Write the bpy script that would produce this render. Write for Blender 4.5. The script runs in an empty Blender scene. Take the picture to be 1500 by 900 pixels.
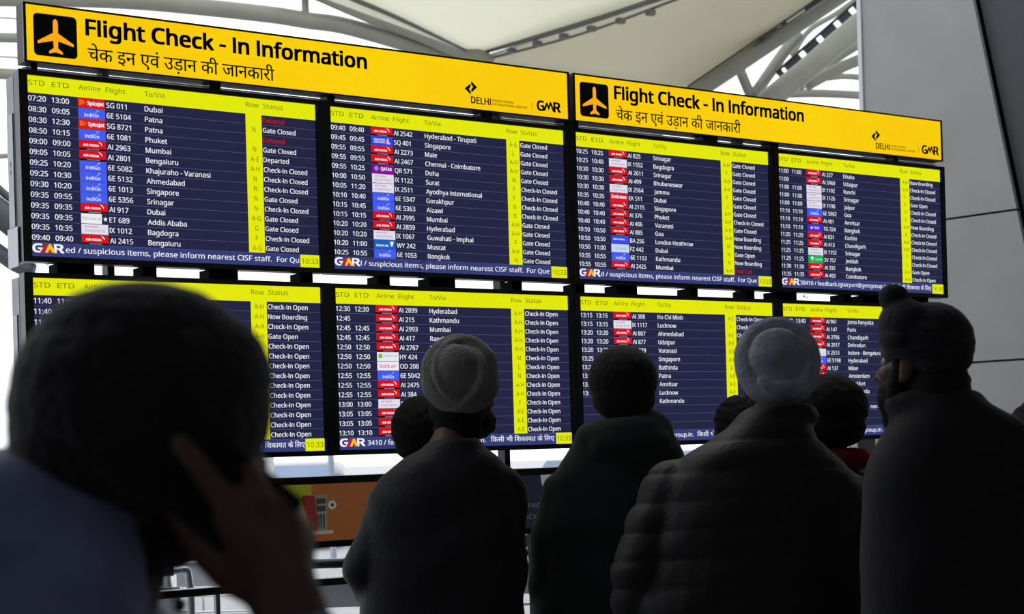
import bpy, bmesh, math, random, os
import numpy as np
from mathutils import Vector, Matrix, Euler
random.seed(7)
S = bpy.context.scene
COL = S.collection

# ------------------------------------------------------------------ camera
CAM = Vector((-1.6665, -5.0429, 1.5)); F = 2409.0; YAW = 0.6001; ROLL = 0.0281; PY0 = 651.13
RI = Vector((math.cos(YAW), -math.sin(YAW), 0)); FW = Vector((math.sin(YAW), math.cos(YAW), 0)); UP = Vector((0, 0, 1))
RX = RI * math.cos(ROLL) - UP * math.sin(ROLL); UX = RI * math.sin(ROLL) + UP * math.cos(ROLL)
cd = bpy.data.cameras.new('camera'); cam = bpy.data.objects.new('camera', cd); COL.objects.link(cam)
cd.sensor_width = 36; cd.lens = F / 1500 * 36; cd.shift_y = (PY0 - 450) / 1500
cd.clip_end = 500
m = Matrix((RX, UX, -FW)).transposed().to_4x4(); m.translation = CAM; cam.matrix_world = m
cd.dof.use_dof = True; cd.dof.focus_distance = 5.9; cd.dof.aperture_fstop = 5.6
S.camera = cam
# ------------------------------------------------------------------ world, light, exposure
w = bpy.data.worlds.new('overcast_sky'); S.world = w; w.use_nodes = True
bg = w.node_tree.nodes['Background']; bg.inputs[0].default_value = (0.93, 0.96, 1.0, 1); bg.inputs[1].default_value = 1.7
S.view_settings.view_transform = 'Standard'; S.view_settings.look = 'None'
S.view_settings.exposure = 0; S.view_settings.gamma = 1; S.view_settings.use_curve_mapping = False

ZT = 2.6888                                     # height of the top edge of the upper pictures
def ray(px, py): return FW + RX * ((px - 750) / F) + UX * ((PY0 - py) / F)
def at(px, py, d): return CAM + ray(px, py) * d
def on_y(px, py, Y=0.0):                        # point of a vertical plane parallel to the board
    r = ray(px, py); return CAM + r * ((Y - CAM.y) / r.y)
def on_z(px, py, Z=0.0):
    r = ray(px, py); return CAM + r * ((Z - CAM.z) / r.z)

# ------------------------------------------------------------------ materials
MT = {}
def lin(c): return tuple(((x / 255 + .055) / 1.055) ** 2.4 if x > 10 else x / 255 / 12.92 for x in c) + (1,)
def mat(name, rgb, rough=.6, metal=0.0, spec=.5, noise=0, nscale=8, bump=0, bscale=40, sheen=0, trans=0):
    if name in MT: return MT[name]
    m = bpy.data.materials.new(name); m.use_nodes = True; nt = m.node_tree; b = nt.nodes['Principled BSDF']
    c = lin(rgb); b.inputs['Base Color'].default_value = c
    b.inputs['Roughness'].default_value = rough; b.inputs['Metallic'].default_value = metal
    b.inputs['Specular IOR Level'].default_value = spec
    if sheen: b.inputs['Sheen Weight'].default_value = sheen
    if trans: b.inputs['Transmission Weight'].default_value = trans
    if noise or bump:
        tc = nt.nodes.new('ShaderNodeTexCoord')
    if noise:
        n = nt.nodes.new('ShaderNodeTexNoise'); n.inputs['Scale'].default_value = nscale; n.inputs['Detail'].default_value = 5
        r = nt.nodes.new('ShaderNodeValToRGB')
        r.color_ramp.elements[0].position = .3; r.color_ramp.elements[1].position = .7
        r.color_ramp.elements[0].color = tuple(x * (1 - noise) for x in c[:3]) + (1,)
        r.color_ramp.elements[1].color = tuple(min(1, x * (1 + noise)) for x in c[:3]) + (1,)
        nt.links.new(tc.outputs['Object'], n.inputs['Vector']); nt.links.new(n.outputs['Fac'], r.inputs[0])
        nt.links.new(r.outputs[0], b.inputs['Base Color'])
    if bump:
        n2 = nt.nodes.new('ShaderNodeTexNoise'); n2.inputs['Scale'].default_value = bscale; n2.inputs['Detail'].default_value = 3
        bp = nt.nodes.new('ShaderNodeBump'); bp.inputs['Strength'].default_value = bump; bp.inputs['Distance'].default_value = .01
        nt.links.new(tc.outputs['Object'], n2.inputs['Vector']); nt.links.new(n2.outputs['Fac'], bp.inputs['Height'])
        nt.links.new(bp.outputs[0], b.inputs['Normal'])
    MT[name] = m; return m
def em(name, rgb, k=1.0, vary=0, vscale=2):
    """a surface that gives off light itself (screen pixels, backlit sign)"""
    if name in MT: return MT[name]
    m = bpy.data.materials.new(name); m.use_nodes = True; nt = m.node_tree; b = nt.nodes['Principled BSDF']
    b.inputs['Base Color'].default_value = (.01, .01, .012, 1); b.inputs['Roughness'].default_value = .45
    b.inputs['Specular IOR Level'].default_value = .25
    b.inputs['Emission Color'].default_value = lin(rgb); b.inputs['Emission Strength'].default_value = k
    if vary:
        tc = nt.nodes.new('ShaderNodeTexCoord'); n = nt.nodes.new('ShaderNodeTexNoise'); n.inputs['Scale'].default_value = vscale
        r = nt.nodes.new('ShaderNodeValToRGB'); c = lin(rgb)
        r.color_ramp.elements[0].position = .35; r.color_ramp.elements[1].position = .65
        r.color_ramp.elements[0].color = (c[0] * (1 - vary * .3), c[1] * (1 - vary), c[2] * (1 - vary), 1); r.color_ramp.elements[1].color = c
        nt.links.new(tc.outputs['Object'], n.inputs['Vector']); nt.links.new(n.outputs['Fac'], r.inputs[0])
        nt.links.new(r.outputs[0], b.inputs['Emission Color'])
    MT[name] = m; return m
def membrane_mat(name, a, b):
    m = bpy.data.materials.new(name); m.use_nodes = True; nt = m.node_tree; nt.nodes.clear()
    o = nt.nodes.new('ShaderNodeOutputMaterial'); mx = nt.nodes.new('ShaderNodeMixShader'); mx.inputs[0].default_value = .56
    d = nt.nodes.new('ShaderNodeBsdfDiffuse'); t = nt.nodes.new('ShaderNodeBsdfTranslucent')
    tc = nt.nodes.new('ShaderNodeTexCoord'); n = nt.nodes.new('ShaderNodeTexNoise'); n.inputs['Scale'].default_value = .35
    r = nt.nodes.new('ShaderNodeValToRGB'); r.color_ramp.elements[0].color = a + (1,); r.color_ramp.elements[1].color = b + (1,)
    nt.links.new(tc.outputs['Object'], n.inputs['Vector']); nt.links.new(n.outputs['Fac'], r.inputs[0])
    nt.links.new(r.outputs[0], d.inputs[0]); nt.links.new(r.outputs[0], t.inputs[0])
    nt.links.new(d.outputs[0], mx.inputs[1]); nt.links.new(t.outputs[0], mx.inputs[2]); nt.links.new(mx.outputs[0], o.inputs[0])
    return m
BLACK = mat('black_plastic', (16, 16, 19), .35, bump=.05, bscale=200)
SIDE = mat('grey_housing', (120, 124, 132), .38, .6, noise=.15, nscale=14)
GREYM = mat('brushed_grey_metal', (150, 153, 160), .4, .6, noise=.12, nscale=10)
STEEL = mat('painted_steel_tube', (126, 126, 114), .45, noise=.08, nscale=3)
DARKM = mat('dark_metal', (40, 41, 45), .5, .3)

# ------------------------------------------------------------------ mesh builder
class MB:
    def __init__(s): s.v = []; s.f = []; s.mi = []; s.mats = []
    def m(s, mt):
        if mt not in s.mats: s.mats.append(mt)
        return s.mats.index(mt)
    def add(s, vs, fs, mt):
        b = len(s.v); s.v += [tuple(p) for p in vs]; i = s.m(mt)
        for f in fs: s.f.append(tuple(b + k for k in f)); s.mi.append(i)
        return s
    def box(s, x0, x1, y0, y1, z0, z1, mt, bev=0):
        if bev:
            bm = bmesh.new(); bmesh.ops.create_cube(bm, size=1)
            for v in bm.verts: v.co = Vector(((x0 + x1) / 2 + v.co.x * (x1 - x0), (y0 + y1) / 2 + v.co.y * (y1 - y0), (z0 + z1) / 2 + v.co.z * (z1 - z0)))
            bmesh.ops.bevel(bm, geom=bm.edges[:], offset=bev, segments=2, affect='EDGES', profile=.7)
            return s.bm(bm, mt)
        vs = [(x, y, z) for z in (z0, z1) for y in (y0, y1) for x in (x0, x1)]
        return s.add(vs, [(0, 2, 3, 1), (4, 5, 7, 6), (0, 1, 5, 4), (2, 6, 7, 3), (0, 4, 6, 2), (1, 3, 7, 5)], mt)
    def bm(s, bm, mt):
        bm.verts.ensure_lookup_table(); bm.verts.index_update()
        s.add([v.co for v in bm.verts], [[v.index for v in f.verts] for f in bm.faces], mt); bm.free(); return s
    def quad(s, u0, u1, v0, v1, y, mt): return s.add([(u0, y, v0), (u1, y, v0), (u1, y, v1), (u0, y, v1)], [(0, 1, 2, 3)], mt)
    def poly(s, pts, y, mt, th=0):
        n = len(pts)
        if sum(pts[i][0] * pts[(i + 1) % n][1] - pts[(i + 1) % n][0] * pts[i][1] for i in range(n)) < 0: pts = pts[::-1]
        if not th: return s.add([(p[0], y, p[1]) for p in pts], [tuple(range(n))], mt)
        vs = [(p[0], y, p[1]) for p in pts] + [(p[0], y + th, p[1]) for p in pts]
        return s.add(vs, [tuple(range(n)), tuple(range(2 * n - 1, n - 1, -1))] + [(i, i + n, (i + 1) % n + n, (i + 1) % n) for i in range(n)], mt)
    def tube(s, pts, r, mt, seg=12):
        pts = [Vector(p) for p in pts]; n = len(pts); rr = r if isinstance(r, (list, tuple)) else [r] * n
        up = Vector((0, 0, 1)); vs = []; fs = []
        for i, p in enumerate(pts):
            t = (pts[min(i + 1, n - 1)] - pts[max(i - 1, 0)]).normalized()
            a = t.cross(up) if abs(t.dot(up)) < .95 else t.cross(Vector((1, 0, 0)))
            a.normalize(); b = a.cross(t)
            for k in range(seg):
                q = 2 * math.pi * k / seg; vs.append(p + (a * math.cos(q) + b * math.sin(q)) * rr[i])
        for i in range(n - 1):
            for k in range(seg):
                fs.append((i * seg + k, i * seg + (k + 1) % seg, (i + 1) * seg + (k + 1) % seg, (i + 1) * seg + k))
        fs += [tuple(range(seg))[::-1], tuple((n - 1) * seg + k for k in range(seg))]
        return s.add(vs, fs, mt)
    def text(s, txt, u, v, h, mt, y=-.003, width=None, sx=.93, bold=0, align='L', maxw=None):
        vs, fs, wd = glyphs(txt, 0)
        if not vs: return s
        sc = h / CAPH[txt[:1] > 'z']; kx = sc * sx * 1.0
        if width: kx = width / wd
        if maxw and kx * wd > maxw: kx = maxw / wd
        o = u if align == 'L' else u - kx * wd / 2 if align == 'C' else u - kx * wd
        e = bold * sc
        ring = [(0, 0)] if not bold else [(-e, 0), (e, 0)] if bold < .015 else [(-e, -e * .6), (e, -e * .6), (-e, e * .6), (e, e * .6), (0, 0)]
        for dx, dz in ring: s.add([(o + a * kx + dx, y, v + b * sc + dz) for a, b in vs], fs, mt)
        return s
    def build(s, name, parent=None, loc=None, smooth=False):
        me = bpy.data.meshes.new(name); me.from_pydata(s.v, [], s.f)
        for q in s.mats: me.materials.append(q)
        me.polygons.foreach_set('material_index', s.mi)
        if smooth: me.polygons.foreach_set('use_smooth', [True] * len(s.f))
        me.update(); return link(name, me, parent, loc)
def link(name, me, parent=None, loc=None):
    o = bpy.data.objects.new(name, me); COL.objects.link(o)
    if parent: o.parent = parent
    if loc is not None: o.location = loc
    return o
def thing(name, label, cat, loc=(0, 0, 0), group=None):
    o = bpy.data.objects.new(name, None); COL.objects.link(o); o.location = loc; o.empty_display_size = .1
    return tag(o, label, cat, group)
def tag(o, label=None, cat=None, group=None, kind=None):
    if label: o['label'] = label
    if cat: o['category'] = cat
    if group: o['group'] = group
    if kind: o['kind'] = kind
    return o
try: FONT = bpy.data.fonts.load(os.path.join(bpy.utils.system_resource('DATAFILES', path='fonts'), 'NotoSansMath-Regular.woff2'))
except Exception: FONT = None
GC = {}; CAPH = []
def glyphs(t, bold=0):
    k = (t, bold)
    if k in GC: return GC[k]
    c = bpy.data.curves.new('lettering', 'FONT'); c.body = t.replace('I', 'l') if t != 'H' else t; c.resolution_u = 3 if bold else 2; c.fill_mode = 'FRONT'
    if FONT and max(t, default='') < chr(0x900): c.font = FONT
    c.offset = bold
    o = bpy.data.objects.new('lettering', c); me = o.to_mesh()
    vs = [(v.co.x, v.co.y) for v in me.vertices]; fs = [tuple(p.vertices) for p in me.polygons]
    if fs:
        a, b, d = [me.vertices[i].co for i in fs[0][:3]]
        if (b - a).cross(d - a).z < 0: fs = [f[::-1] for f in fs]
    x0 = min([p[0] for p in vs], default=0); vs = [(p[0] - x0, p[1]) for p in vs]
    par = list(range(len(vs)))                       # a lone upright bar is a capital I: cut to cap height
    def fi(i):
        while par[i] != i: i = par[i]
        return i
    for f in fs:
        for q in f[1:]: par[fi(q)] = fi(f[0])
    isl = {}
    for i in range(len(vs)): isl.setdefault(fi(i), []).append(i)
    for L_ in isl.values():
        if len(L_) == 4 and max(vs[i][1] for i in L_) > .4 and CAPH:
            for i in L_: vs[i] = (vs[i][0], min(vs[i][1], CAPH[0]))
    wd = max([p[0] for p in vs], default=0); o.to_mesh_clear(); bpy.data.objects.remove(o); bpy.data.curves.remove(c)
    GC[k] = (vs, fs, wd); return GC[k]

CAPH += [max(p[1] for p in glyphs('H')[0]), .682]
# ================================================================== SETTING
FLOOR = mat('dark_granite', (112, 112, 115), .25, noise=.25, nscale=30)
ROAD = mat('pale_concrete_road', (176, 176, 178), .7, noise=.12, nscale=3)
HALLW = mat('hall_wall_paint', (196, 196, 198), .7, noise=.1, nscale=2)
def tile_floor():
    fl = thing('floor', None, None); fl['kind'] = 'structure'
    MB().box(-7, 12, -9, 1.2, -.1, -.012, mat('floor_joint', (30, 30, 32), .8)).build('floor_slab', fl)
    t = MB().box(0, .994, 0, .994, -.03, 0, FLOOR).build('floor_tile', fl, (-7, -9, 0)); n = 0
    for i in range(19):
        for j in range(10):
            if i or j:
                c = t.copy(); COL.objects.link(c); c.location = (-7 + i, -9 + j + (0.0), 0)
    return fl
tile_floor()
tag(MB().box(-60, 90, 1.25, 120, -.2, -.02, ROAD).build('road_floor'), kind='structure')
tag(MB().box(-7.3, -7, -9, 9, 0, 7.5, HALLW).build('wall_left'), kind='structure')  # unseen; carried past the hall and raised to cut light from the left
tag(MB().box(12, 12.3, -9, 1, 0, 4.6, HALLW).build('wall_right'), kind='structure')
tag(MB().box(-7.3, 12.3, -9.3, -9, 0, 4.6, HALLW).build('wall_back'), kind='structure')
tag(MB().box(-7.3, 12.3, -9.3, -.6, 4.6, 4.8, HALLW).build('ceiling'), kind='structure')

# pylon clad in panels, right
def pylon():
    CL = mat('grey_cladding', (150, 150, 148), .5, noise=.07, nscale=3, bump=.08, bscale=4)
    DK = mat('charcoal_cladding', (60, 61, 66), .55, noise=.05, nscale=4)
    P = thing('pylon', 'tall grey clad pylon with slanted charcoal side, right of the departure screens', 'pillar')
    a, b = at(1273, 600, 9.6), at(1500, 600, 8.85)
    ex = (b - a); ex.z = 0; L = ex.length; ex.normalize(); ny = Vector((-ex.y, ex.x, 0))      # ny points away from the camera
    if ny.dot(FW) < 0: ny = -ny
    org = Vector((a.x, a.y, 0)); P.location = org; P.rotation_euler = (0, 0, math.atan2(ex.y, ex.x))
    def loc(px, py):                                 # pixel on the face plane -> (s, z)
        r = ray(px, py); t = (org - CAM).dot(ny) / r.dot(ny); q = CAM + r * t; return ((q - org).dot(ex), q.z)
    s0, z0 = loc(1425, 0); s1, z1 = loc(1490, 310)
    sl = lambda z: s0 + (s1 - s0) * (z - z0) / (z1 - z0)
    za, zb = loc(1385, 322)[1], loc(1478, 308)[1]; zj = (za + zb) / 2; zk = loc(1460, 529)[1]
    zs = [0, .95, zk, zj, zj + 2.2, zj + 4.0]
    g = .006
    core = MB(); core.poly([(.01, 0), (sl(0) - .02, 0), (sl(zs[-1]) - .02, zs[-1]), (.01, zs[-1])], .03, DARKM, .9); core.build('core', P)
    for i in range(len(zs) - 1):
        p, q = zs[i] + g, zs[i + 1] - g
        MB().poly([(0.03, p), (sl(p), p), (sl(q), q), (0.03, q)], 0, CL, .028).build('cladding_panel', P)
    e = MB(); e.box(0.0, .026, -.012, .5, 0, zs[-1], mat('pale_edge_trim', (205, 208, 212), .4)); e.build('edge_trim', P)
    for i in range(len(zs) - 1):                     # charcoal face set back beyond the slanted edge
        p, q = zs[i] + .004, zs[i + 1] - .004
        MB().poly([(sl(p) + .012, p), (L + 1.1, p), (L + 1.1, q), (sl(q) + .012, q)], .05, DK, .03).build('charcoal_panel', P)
    MB().poly([(sl(0), 0), (L + 1.1, 0), (L + 1.1, zs[-1]), (sl(zs[-1]), zs[-1])], .09, DARKM, .7).build('backing', P)
pylon()

# roof membranes and tube trusses
MEM = membrane_mat('roof_membrane', (.86, .86, .74), (.95, .94, .84)); MEM2 = membrane_mat('roof_membrane_shaded', (.60, .58, .47), (.70, .68, .56)); SEAM = mat('membrane_edge_cable', (84, 84, 82), .6)  # MEM2 is the same membrane, its shade put into a darker colour
def spline(pts, n=8):
    out = []; P = [Vector(p) for p in pts]; P = [P[0] * 2 - P[1]] + P + [P[-1] * 2 - P[-2]]
    for i in range(1, len(P) - 2):
        for k in range(n):
            t = k / n; a, b, c, d = P[i - 1:i + 3]
            out.append(.5 * ((2 * b) + (c - a) * t + (2 * a - 5 * b + 4 * c - d) * t * t + (3 * b - a - 3 * c + d) * t ** 3))
    return out + [P[-2]]
def patch(c00, c10, c11, c01, sag, n=16):
    vs = []; fs = []
    for j in range(n + 1):
        for i in range(n + 1):
            s, t = i / n, j / n
            p = c00 * (1 - s) * (1 - t) + c10 * s * (1 - t) + c11 * s * t + c01 * (1 - s) * t
            p = p + Vector((0, 0, sag * 16 * s * (1 - s) * t * (1 - t))); vs.append(p)
    for j in range(n):
        for i in range(n):
            a = j * (n + 1) + i; fs.append((a, a + 1, a + n + 2, a + n + 1))
    return vs, fs
def membranes():
    C = thing('ceiling_canopy', None, None); C['kind'] = 'structure'
    node = at(697, 79, 22)
    def mem(a, b, c, d, sag, MEM=MEM):
        vs, fs = patch(a, b, c, d, sag); o = MB().add(vs, fs, MEM).build('membrane_panel', C, smooth=True)
        md = o.modifiers.new('thickness', 'SOLIDIFY'); md.thickness = .012
    mem(node, at(462, -8, 18.5), at(640, -620, 13), at(1000, -14, 19), .3)
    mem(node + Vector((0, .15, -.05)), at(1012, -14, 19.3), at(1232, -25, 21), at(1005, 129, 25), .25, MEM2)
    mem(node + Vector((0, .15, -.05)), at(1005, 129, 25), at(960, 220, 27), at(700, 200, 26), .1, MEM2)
    mem(at(1200, -10, 21), at(1010, -10, 19), at(1200, -500, 10), at(2000, -300, 14), .2, MEM2)  # out-of-view panel added above the right truss to shade its tubes
    def cable(pts, r, nm='edge_cable', mt=SEAM): MB().tube(spline(pts), r, mt, 8).build(nm, C, smooth=True)
    cable([node, at(846, 37, 20.4), at(985, -9, 18.9)], .035)
    cable([node + Vector((0, .1, -.1)), at(850, 50, 20.6), at(1010, -8, 19)], .018)
    for k in range(7):
        p = node.lerp(at(1010, -8, 19), .08 + k * .13) + Vector((0, .1, -.08)); MB().box(-.05, .05, -.04, .04, -.03, .03, SEAM).build('clamp', C, p)
    cable([node, at(585, 27, 20), at(520, 0, 19), at(505, -8, 18.7)], .03)
    cable([at(1005, 129, 25), at(1232, -25, 21)], .018, 'edge_cable', DARKM)
    MB().tube([at(684, 72, 21.8), at(699, 80, 21.9)], [.09, .05], mat('pale_fitting', (215, 214, 200), .5), 10).build('node_fitting', C, smooth=True)
membranes()
def truss(label, tubes, extra=None, mt=None):
    T = thing('roof_truss', label, 'truss', at(*tubes[0][0][0], tubes[0][2] if not isinstance(tubes[0][2], tuple) else tubes[0][2][0]))
    o = T.location.copy()
    for path, wpx, d in tubes:
        dd = d if isinstance(d, tuple) else (d, d); n = len(path) - 1
        pts = [at(p[0], p[1], dd[0] + (dd[1] - dd[0]) * i / n) - o for i, p in enumerate(path)]
        MB().tube(spline(pts, 6), wpx / 2 * sum(dd) / 2 / F, mt or STEEL, 16).build('tube', T, smooth=True)
    if extra: extra(T, o)
truss('curved pale steel tube truss rising behind the left yellow sign', [
    ([(-1400, -60), (-260, -8), (0, -3), (100, -2), (200, 2), (300, 11), (400, 22), (450, 30), (500, 37), (567, 55), (620, 71), (720, 98)], 25, 22),
    ([(400, -40), (470, -10), (540, 20), (600, 42), (690, 80), (720, 94)], 26, 21.8),
    ([(447, -30), (447, 4), (448, 28)], 11, 22)])
truss('thin horizontal steel tubes far behind the top left corner', [
    ([(-1400, 20), (-200, 50), (0, 55), (60, 58), (300, 80)], 15, 34), ([(-1400, 70), (-200, 100), (0, 108), (80, 114), (300, 130)], 17, 34),
    ([(-1400, -10), (-200, 20), (0, 26), (60, 31), (300, 46)], 3, 34), ([(-1400, 46), (-200, 76), (0, 83), (60, 88), (300, 102)], 3, 34),
    ([(-1400, 206), (-200, 236), (0, 229), (60, 226), (300, 215)], 8, 34)])
def dashes(T, o):
    pstrip(at(1143, 112, 23.8) - o, at(1273, -3, 23.8) - o, .085, [(.0, .045), (.085, .24), (.30, .435), (.495, .63), (.69, .80), (.86, 1.0)], T)
    pstrip(at(1008, 129, 24.7) - o, at(1218, -13, 21.0) - o, .030, [(0, .424), (.537, .567), (.69, .72), (.842, 1)], T)
def pstrip(a, b, wd, slots, T):
    ax = (b - a); nrm = ax.cross(FW).normalized()
    for s, e in slots:
        p, q = a.lerp(b, s), a.lerp(b, e)
        vs = [p - nrm * wd, q - nrm * wd, q + nrm * wd, p + nrm * wd]; vs += [v + FW * .06 for v in vs]
        m2 = MB().add(vs, [(0, 1, 2, 3), (7, 6, 5, 4), (0, 4, 5, 1), (1, 5, 6, 2), (2, 6, 7, 3), (3, 7, 4, 0)], DARKM); m2.build('perforated_strip', T)
    for sg in (-1, 1):
        MB().tube([a + nrm * wd * sg * 1.0, b + nrm * wd * sg * 1.0], wd * .24, DARKM, 8).build('strip_edge', T)
truss('heavy crossing steel tubes of the roof truss left of the grey pylon', [
    ([(996, 151), (1018, 136), (1128, 62), (1204, 10), (1262, -29)], 26, (24.8, 20.8)),
    ([(1090, 178), (1137, 138), (1187, 97), (1232, 58), (1290, 8)], 33, 23.5),
    ([(1180, 126), (1234, 98), (1300, 72)], 17, 24.5), ([(1170, 128), (1215, 92), (1273, 56), (1310, 36)], 14, 25),
    ([(1130, 139), (1200, 137), (1300, 142)], 12, 27), ([(1200, 116), (1240, 112), (1300, 118)], 9, 29),
    ([(1103, 142), (1125, 110), (1152, 72), (1172, 50)], 17, 24), ([(1102, 146), (1091, 120), (1083, 100)], 15, 24),
    ([(1160, 82), (1185, 45), (1225, 20), (1270, -12)], 8, 25.5)], dashes)
truss('slanted grey beams seen past the left edge of the screens', [
    ([(-120, 190), (-20, 262), (14, 290), (60, 320)], 12, 12), ([(-120, 225), (-10, 305), (22, 330), (80, 372)], 40, 12),
    ([(-120, 285), (0, 371), (22, 386), (48, 398)], 24, 12)], mt=mat('slate_beam_paint', (72, 76, 82), .6))

c_ = at(1420, 100, 24); tag(MB().box(c_.x - 2, c_.x + 14, c_.y - 12, c_.y + 4, 12.5, 12.8, HALLW).build('shade_deck'), kind='structure')  # unseen deck added overhead to darken the right truss
# ================================================================== DEPARTURE SIGNS
YEL = em('backlit_yellow', (250, 209, 4), 1.0, .10, 1.3); INK = mat('sign_ink', (18, 16, 20), .6, spec=.2); ORG = em('pictogram_orange', (250, 170, 20), 1.0)
def rrect(u0, u1, v0, v1, r, n=5):
    pts = []
    for cx, cy, a0 in ((u1 - r, v1 - r, 0), (u0 + r, v1 - r, 90), (u0 + r, v0 + r, 180), (u1 - r, v0 + r, 270)):
        for k in range(n + 1):
            a = math.radians(a0 + 90 * k / n); pts.append((cx + r * math.cos(a), cy + r * math.sin(a)))
    return pts
def sign(x, W, label):
    T = thing('illuminated_sign', label, 'sign', (x, 0, ZT), 'yellow signs above the screens')
    z0, z1 = .044, .222
    h = MB(); h.box(-.008, W + .008, .004, .064, z0 - .003, z1 + .005, DARKM, .002); h.build('housing', T)
    fr = MB()
    for a in ((-.008, W + .008, z1 - .001, z1 + .005), (-.008, W + .008, z0 - .004, z0 + .002), (-.008, .001, z0, z1), (W - .001, W + .008, z0, z1)):
        fr.box(a[0], a[1], -.004, .006, a[2], a[3], BLACK)
    fr.build('rim', T)
    MB().quad(0, W, z0, z1, 0, YEL).build('sign_face', T)
    pt = MB().poly(rrect(.024, .163, .065, .197, .014), -.0015, INK).build('pictogram_tile', T)
    half = [(0, .127), (.0055, .121), (.007, .112), (.007, .079), (.050, .047), (.050, .038), (.007, .052), (.006, .028), (.019, .016), (.019, .008), (.0, .014)]
    ap = [(.0935 + a * 1.15, .0665 + b * .93) for a, b in half] + [(.0935 - a * 1.15, .0665 + b * .93) for a, b in half[-2:0:-1]]
    MB().poly(ap, -.003, ORG).build('aeroplane', pt)
    b = MB().text('Flight Check - In Information', .193, .146, .050, INK, width=1.014, bold=.026); b.build('english_lettering', T)
    hd = MB().text('चेक इन एवं उड़ान की जानकारी', .196, .066, .042, INK, width=.652, bold=.010); hd.build('hindi_lettering', T)
    lg = MB()                                        # angular arrow emblem with the airport name
    lg.poly([(1.643, .138), (1.617, .118), (1.643, .097), (1.643, .110), (1.635, .118), (1.643, .125)], -.003, INK)
    lg.poly([(1.646, .148), (1.672, .127), (1.646, .105), (1.646, .118), (1.654, .127), (1.646, .134)], -.003, INK)
    lg.build('emblem', T)
    MB().text('DELHI', 1.644, .0665, .0245, INK, width=.086, bold=.02).text('INDIRA GANDHI', 1.738, .081, .0085, INK, width=.096, bold=.01) \
        .text('INTERNATIONAL AIRPORT', 1.738, .0675, .0085, INK, width=.158, bold=.01).build('airport_lettering', T)
    g = MB(); g.quad(1.917, 1.9185, .068, .094, -.003, INK); g.text('G', 1.941, .068, .036, INK, width=.030, bold=.03)
    zig = [(1.967, .068), (1.977, .068), (1.986, .088), (1.994, .070), (2.003, .091), (2.013, .068), (2.023, .068), (2.006, .104), (2.0, .104), (1.9935, .089), (1.989, .100), (1.983, .100)]
    g.poly(zig, -.003, INK); g.text('R', 2.018, .068, .036, INK, width=.031, bold=.03); g.build('operator_logo', T)
sign(0, 2.086, 'longer-looking near yellow sign reading Flight Check - In Information, at the left')
sign(2.120, 2.070, 'far yellow sign reading Flight Check - In Information, at the right beside the pylon')

# ================================================================== SCREENS
HD = em('screen_yellow', (226, 232, 8), 1.0); BG = em('screen_navy', (34, 36, 66), 1.0); BAR = em('screen_blue_bar', (52, 60, 116), 1.0)
WHT = em('screen_white', (236, 236, 246), 1.0); OLV = em('screen_olive', (96, 98, 0), 1.0); LINE = em('screen_rule', (92, 94, 134), 1.0)
RED = em('screen_red', (214, 14, 28), 1.0); BLK = em('screen_black', (14, 12, 20), 1.0); DRED = em('screen_status_red', (190, 20, 24), 1.0)
TB = {'6E': (66, 92, 244), 'SQ': (48, 66, 230), 'QR': (132, 10, 140), 'EK': (216, 20, 34), 'BA': (50, 74, 228), 'FZ': (198, 214, 244),
      'TG': (74, 40, 206), 'SV': (34, 176, 84), 'WY': (20, 96, 190), 'IX': (226, 220, 236), 'ET': (236, 236, 240), 'HY': (228, 232, 238), 'OD': (240, 232, 242), 'SG': (216, 22, 24), 'AI': (216, 14, 28)}
TILE = {k: em('tile_' + k.lower(), v, 1.0) for k, v in TB.items()}
GREY = em('print_grey', (150, 146, 168)); ORA = em('print_orange', (246, 140, 20)); PNK = em('print_pink', (196, 90, 130)); MAG = em('print_magenta', (190, 20, 110))
LIL = em('print_lilac', (230, 200, 240)); GRN = em('print_green', (120, 190, 40)); SKY = em('print_sky', (120, 150, 225)); PEACH = em('print_peach', (236, 180, 180))
R0, RP = .0538, .0333                                # first row top, row pitch
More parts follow.
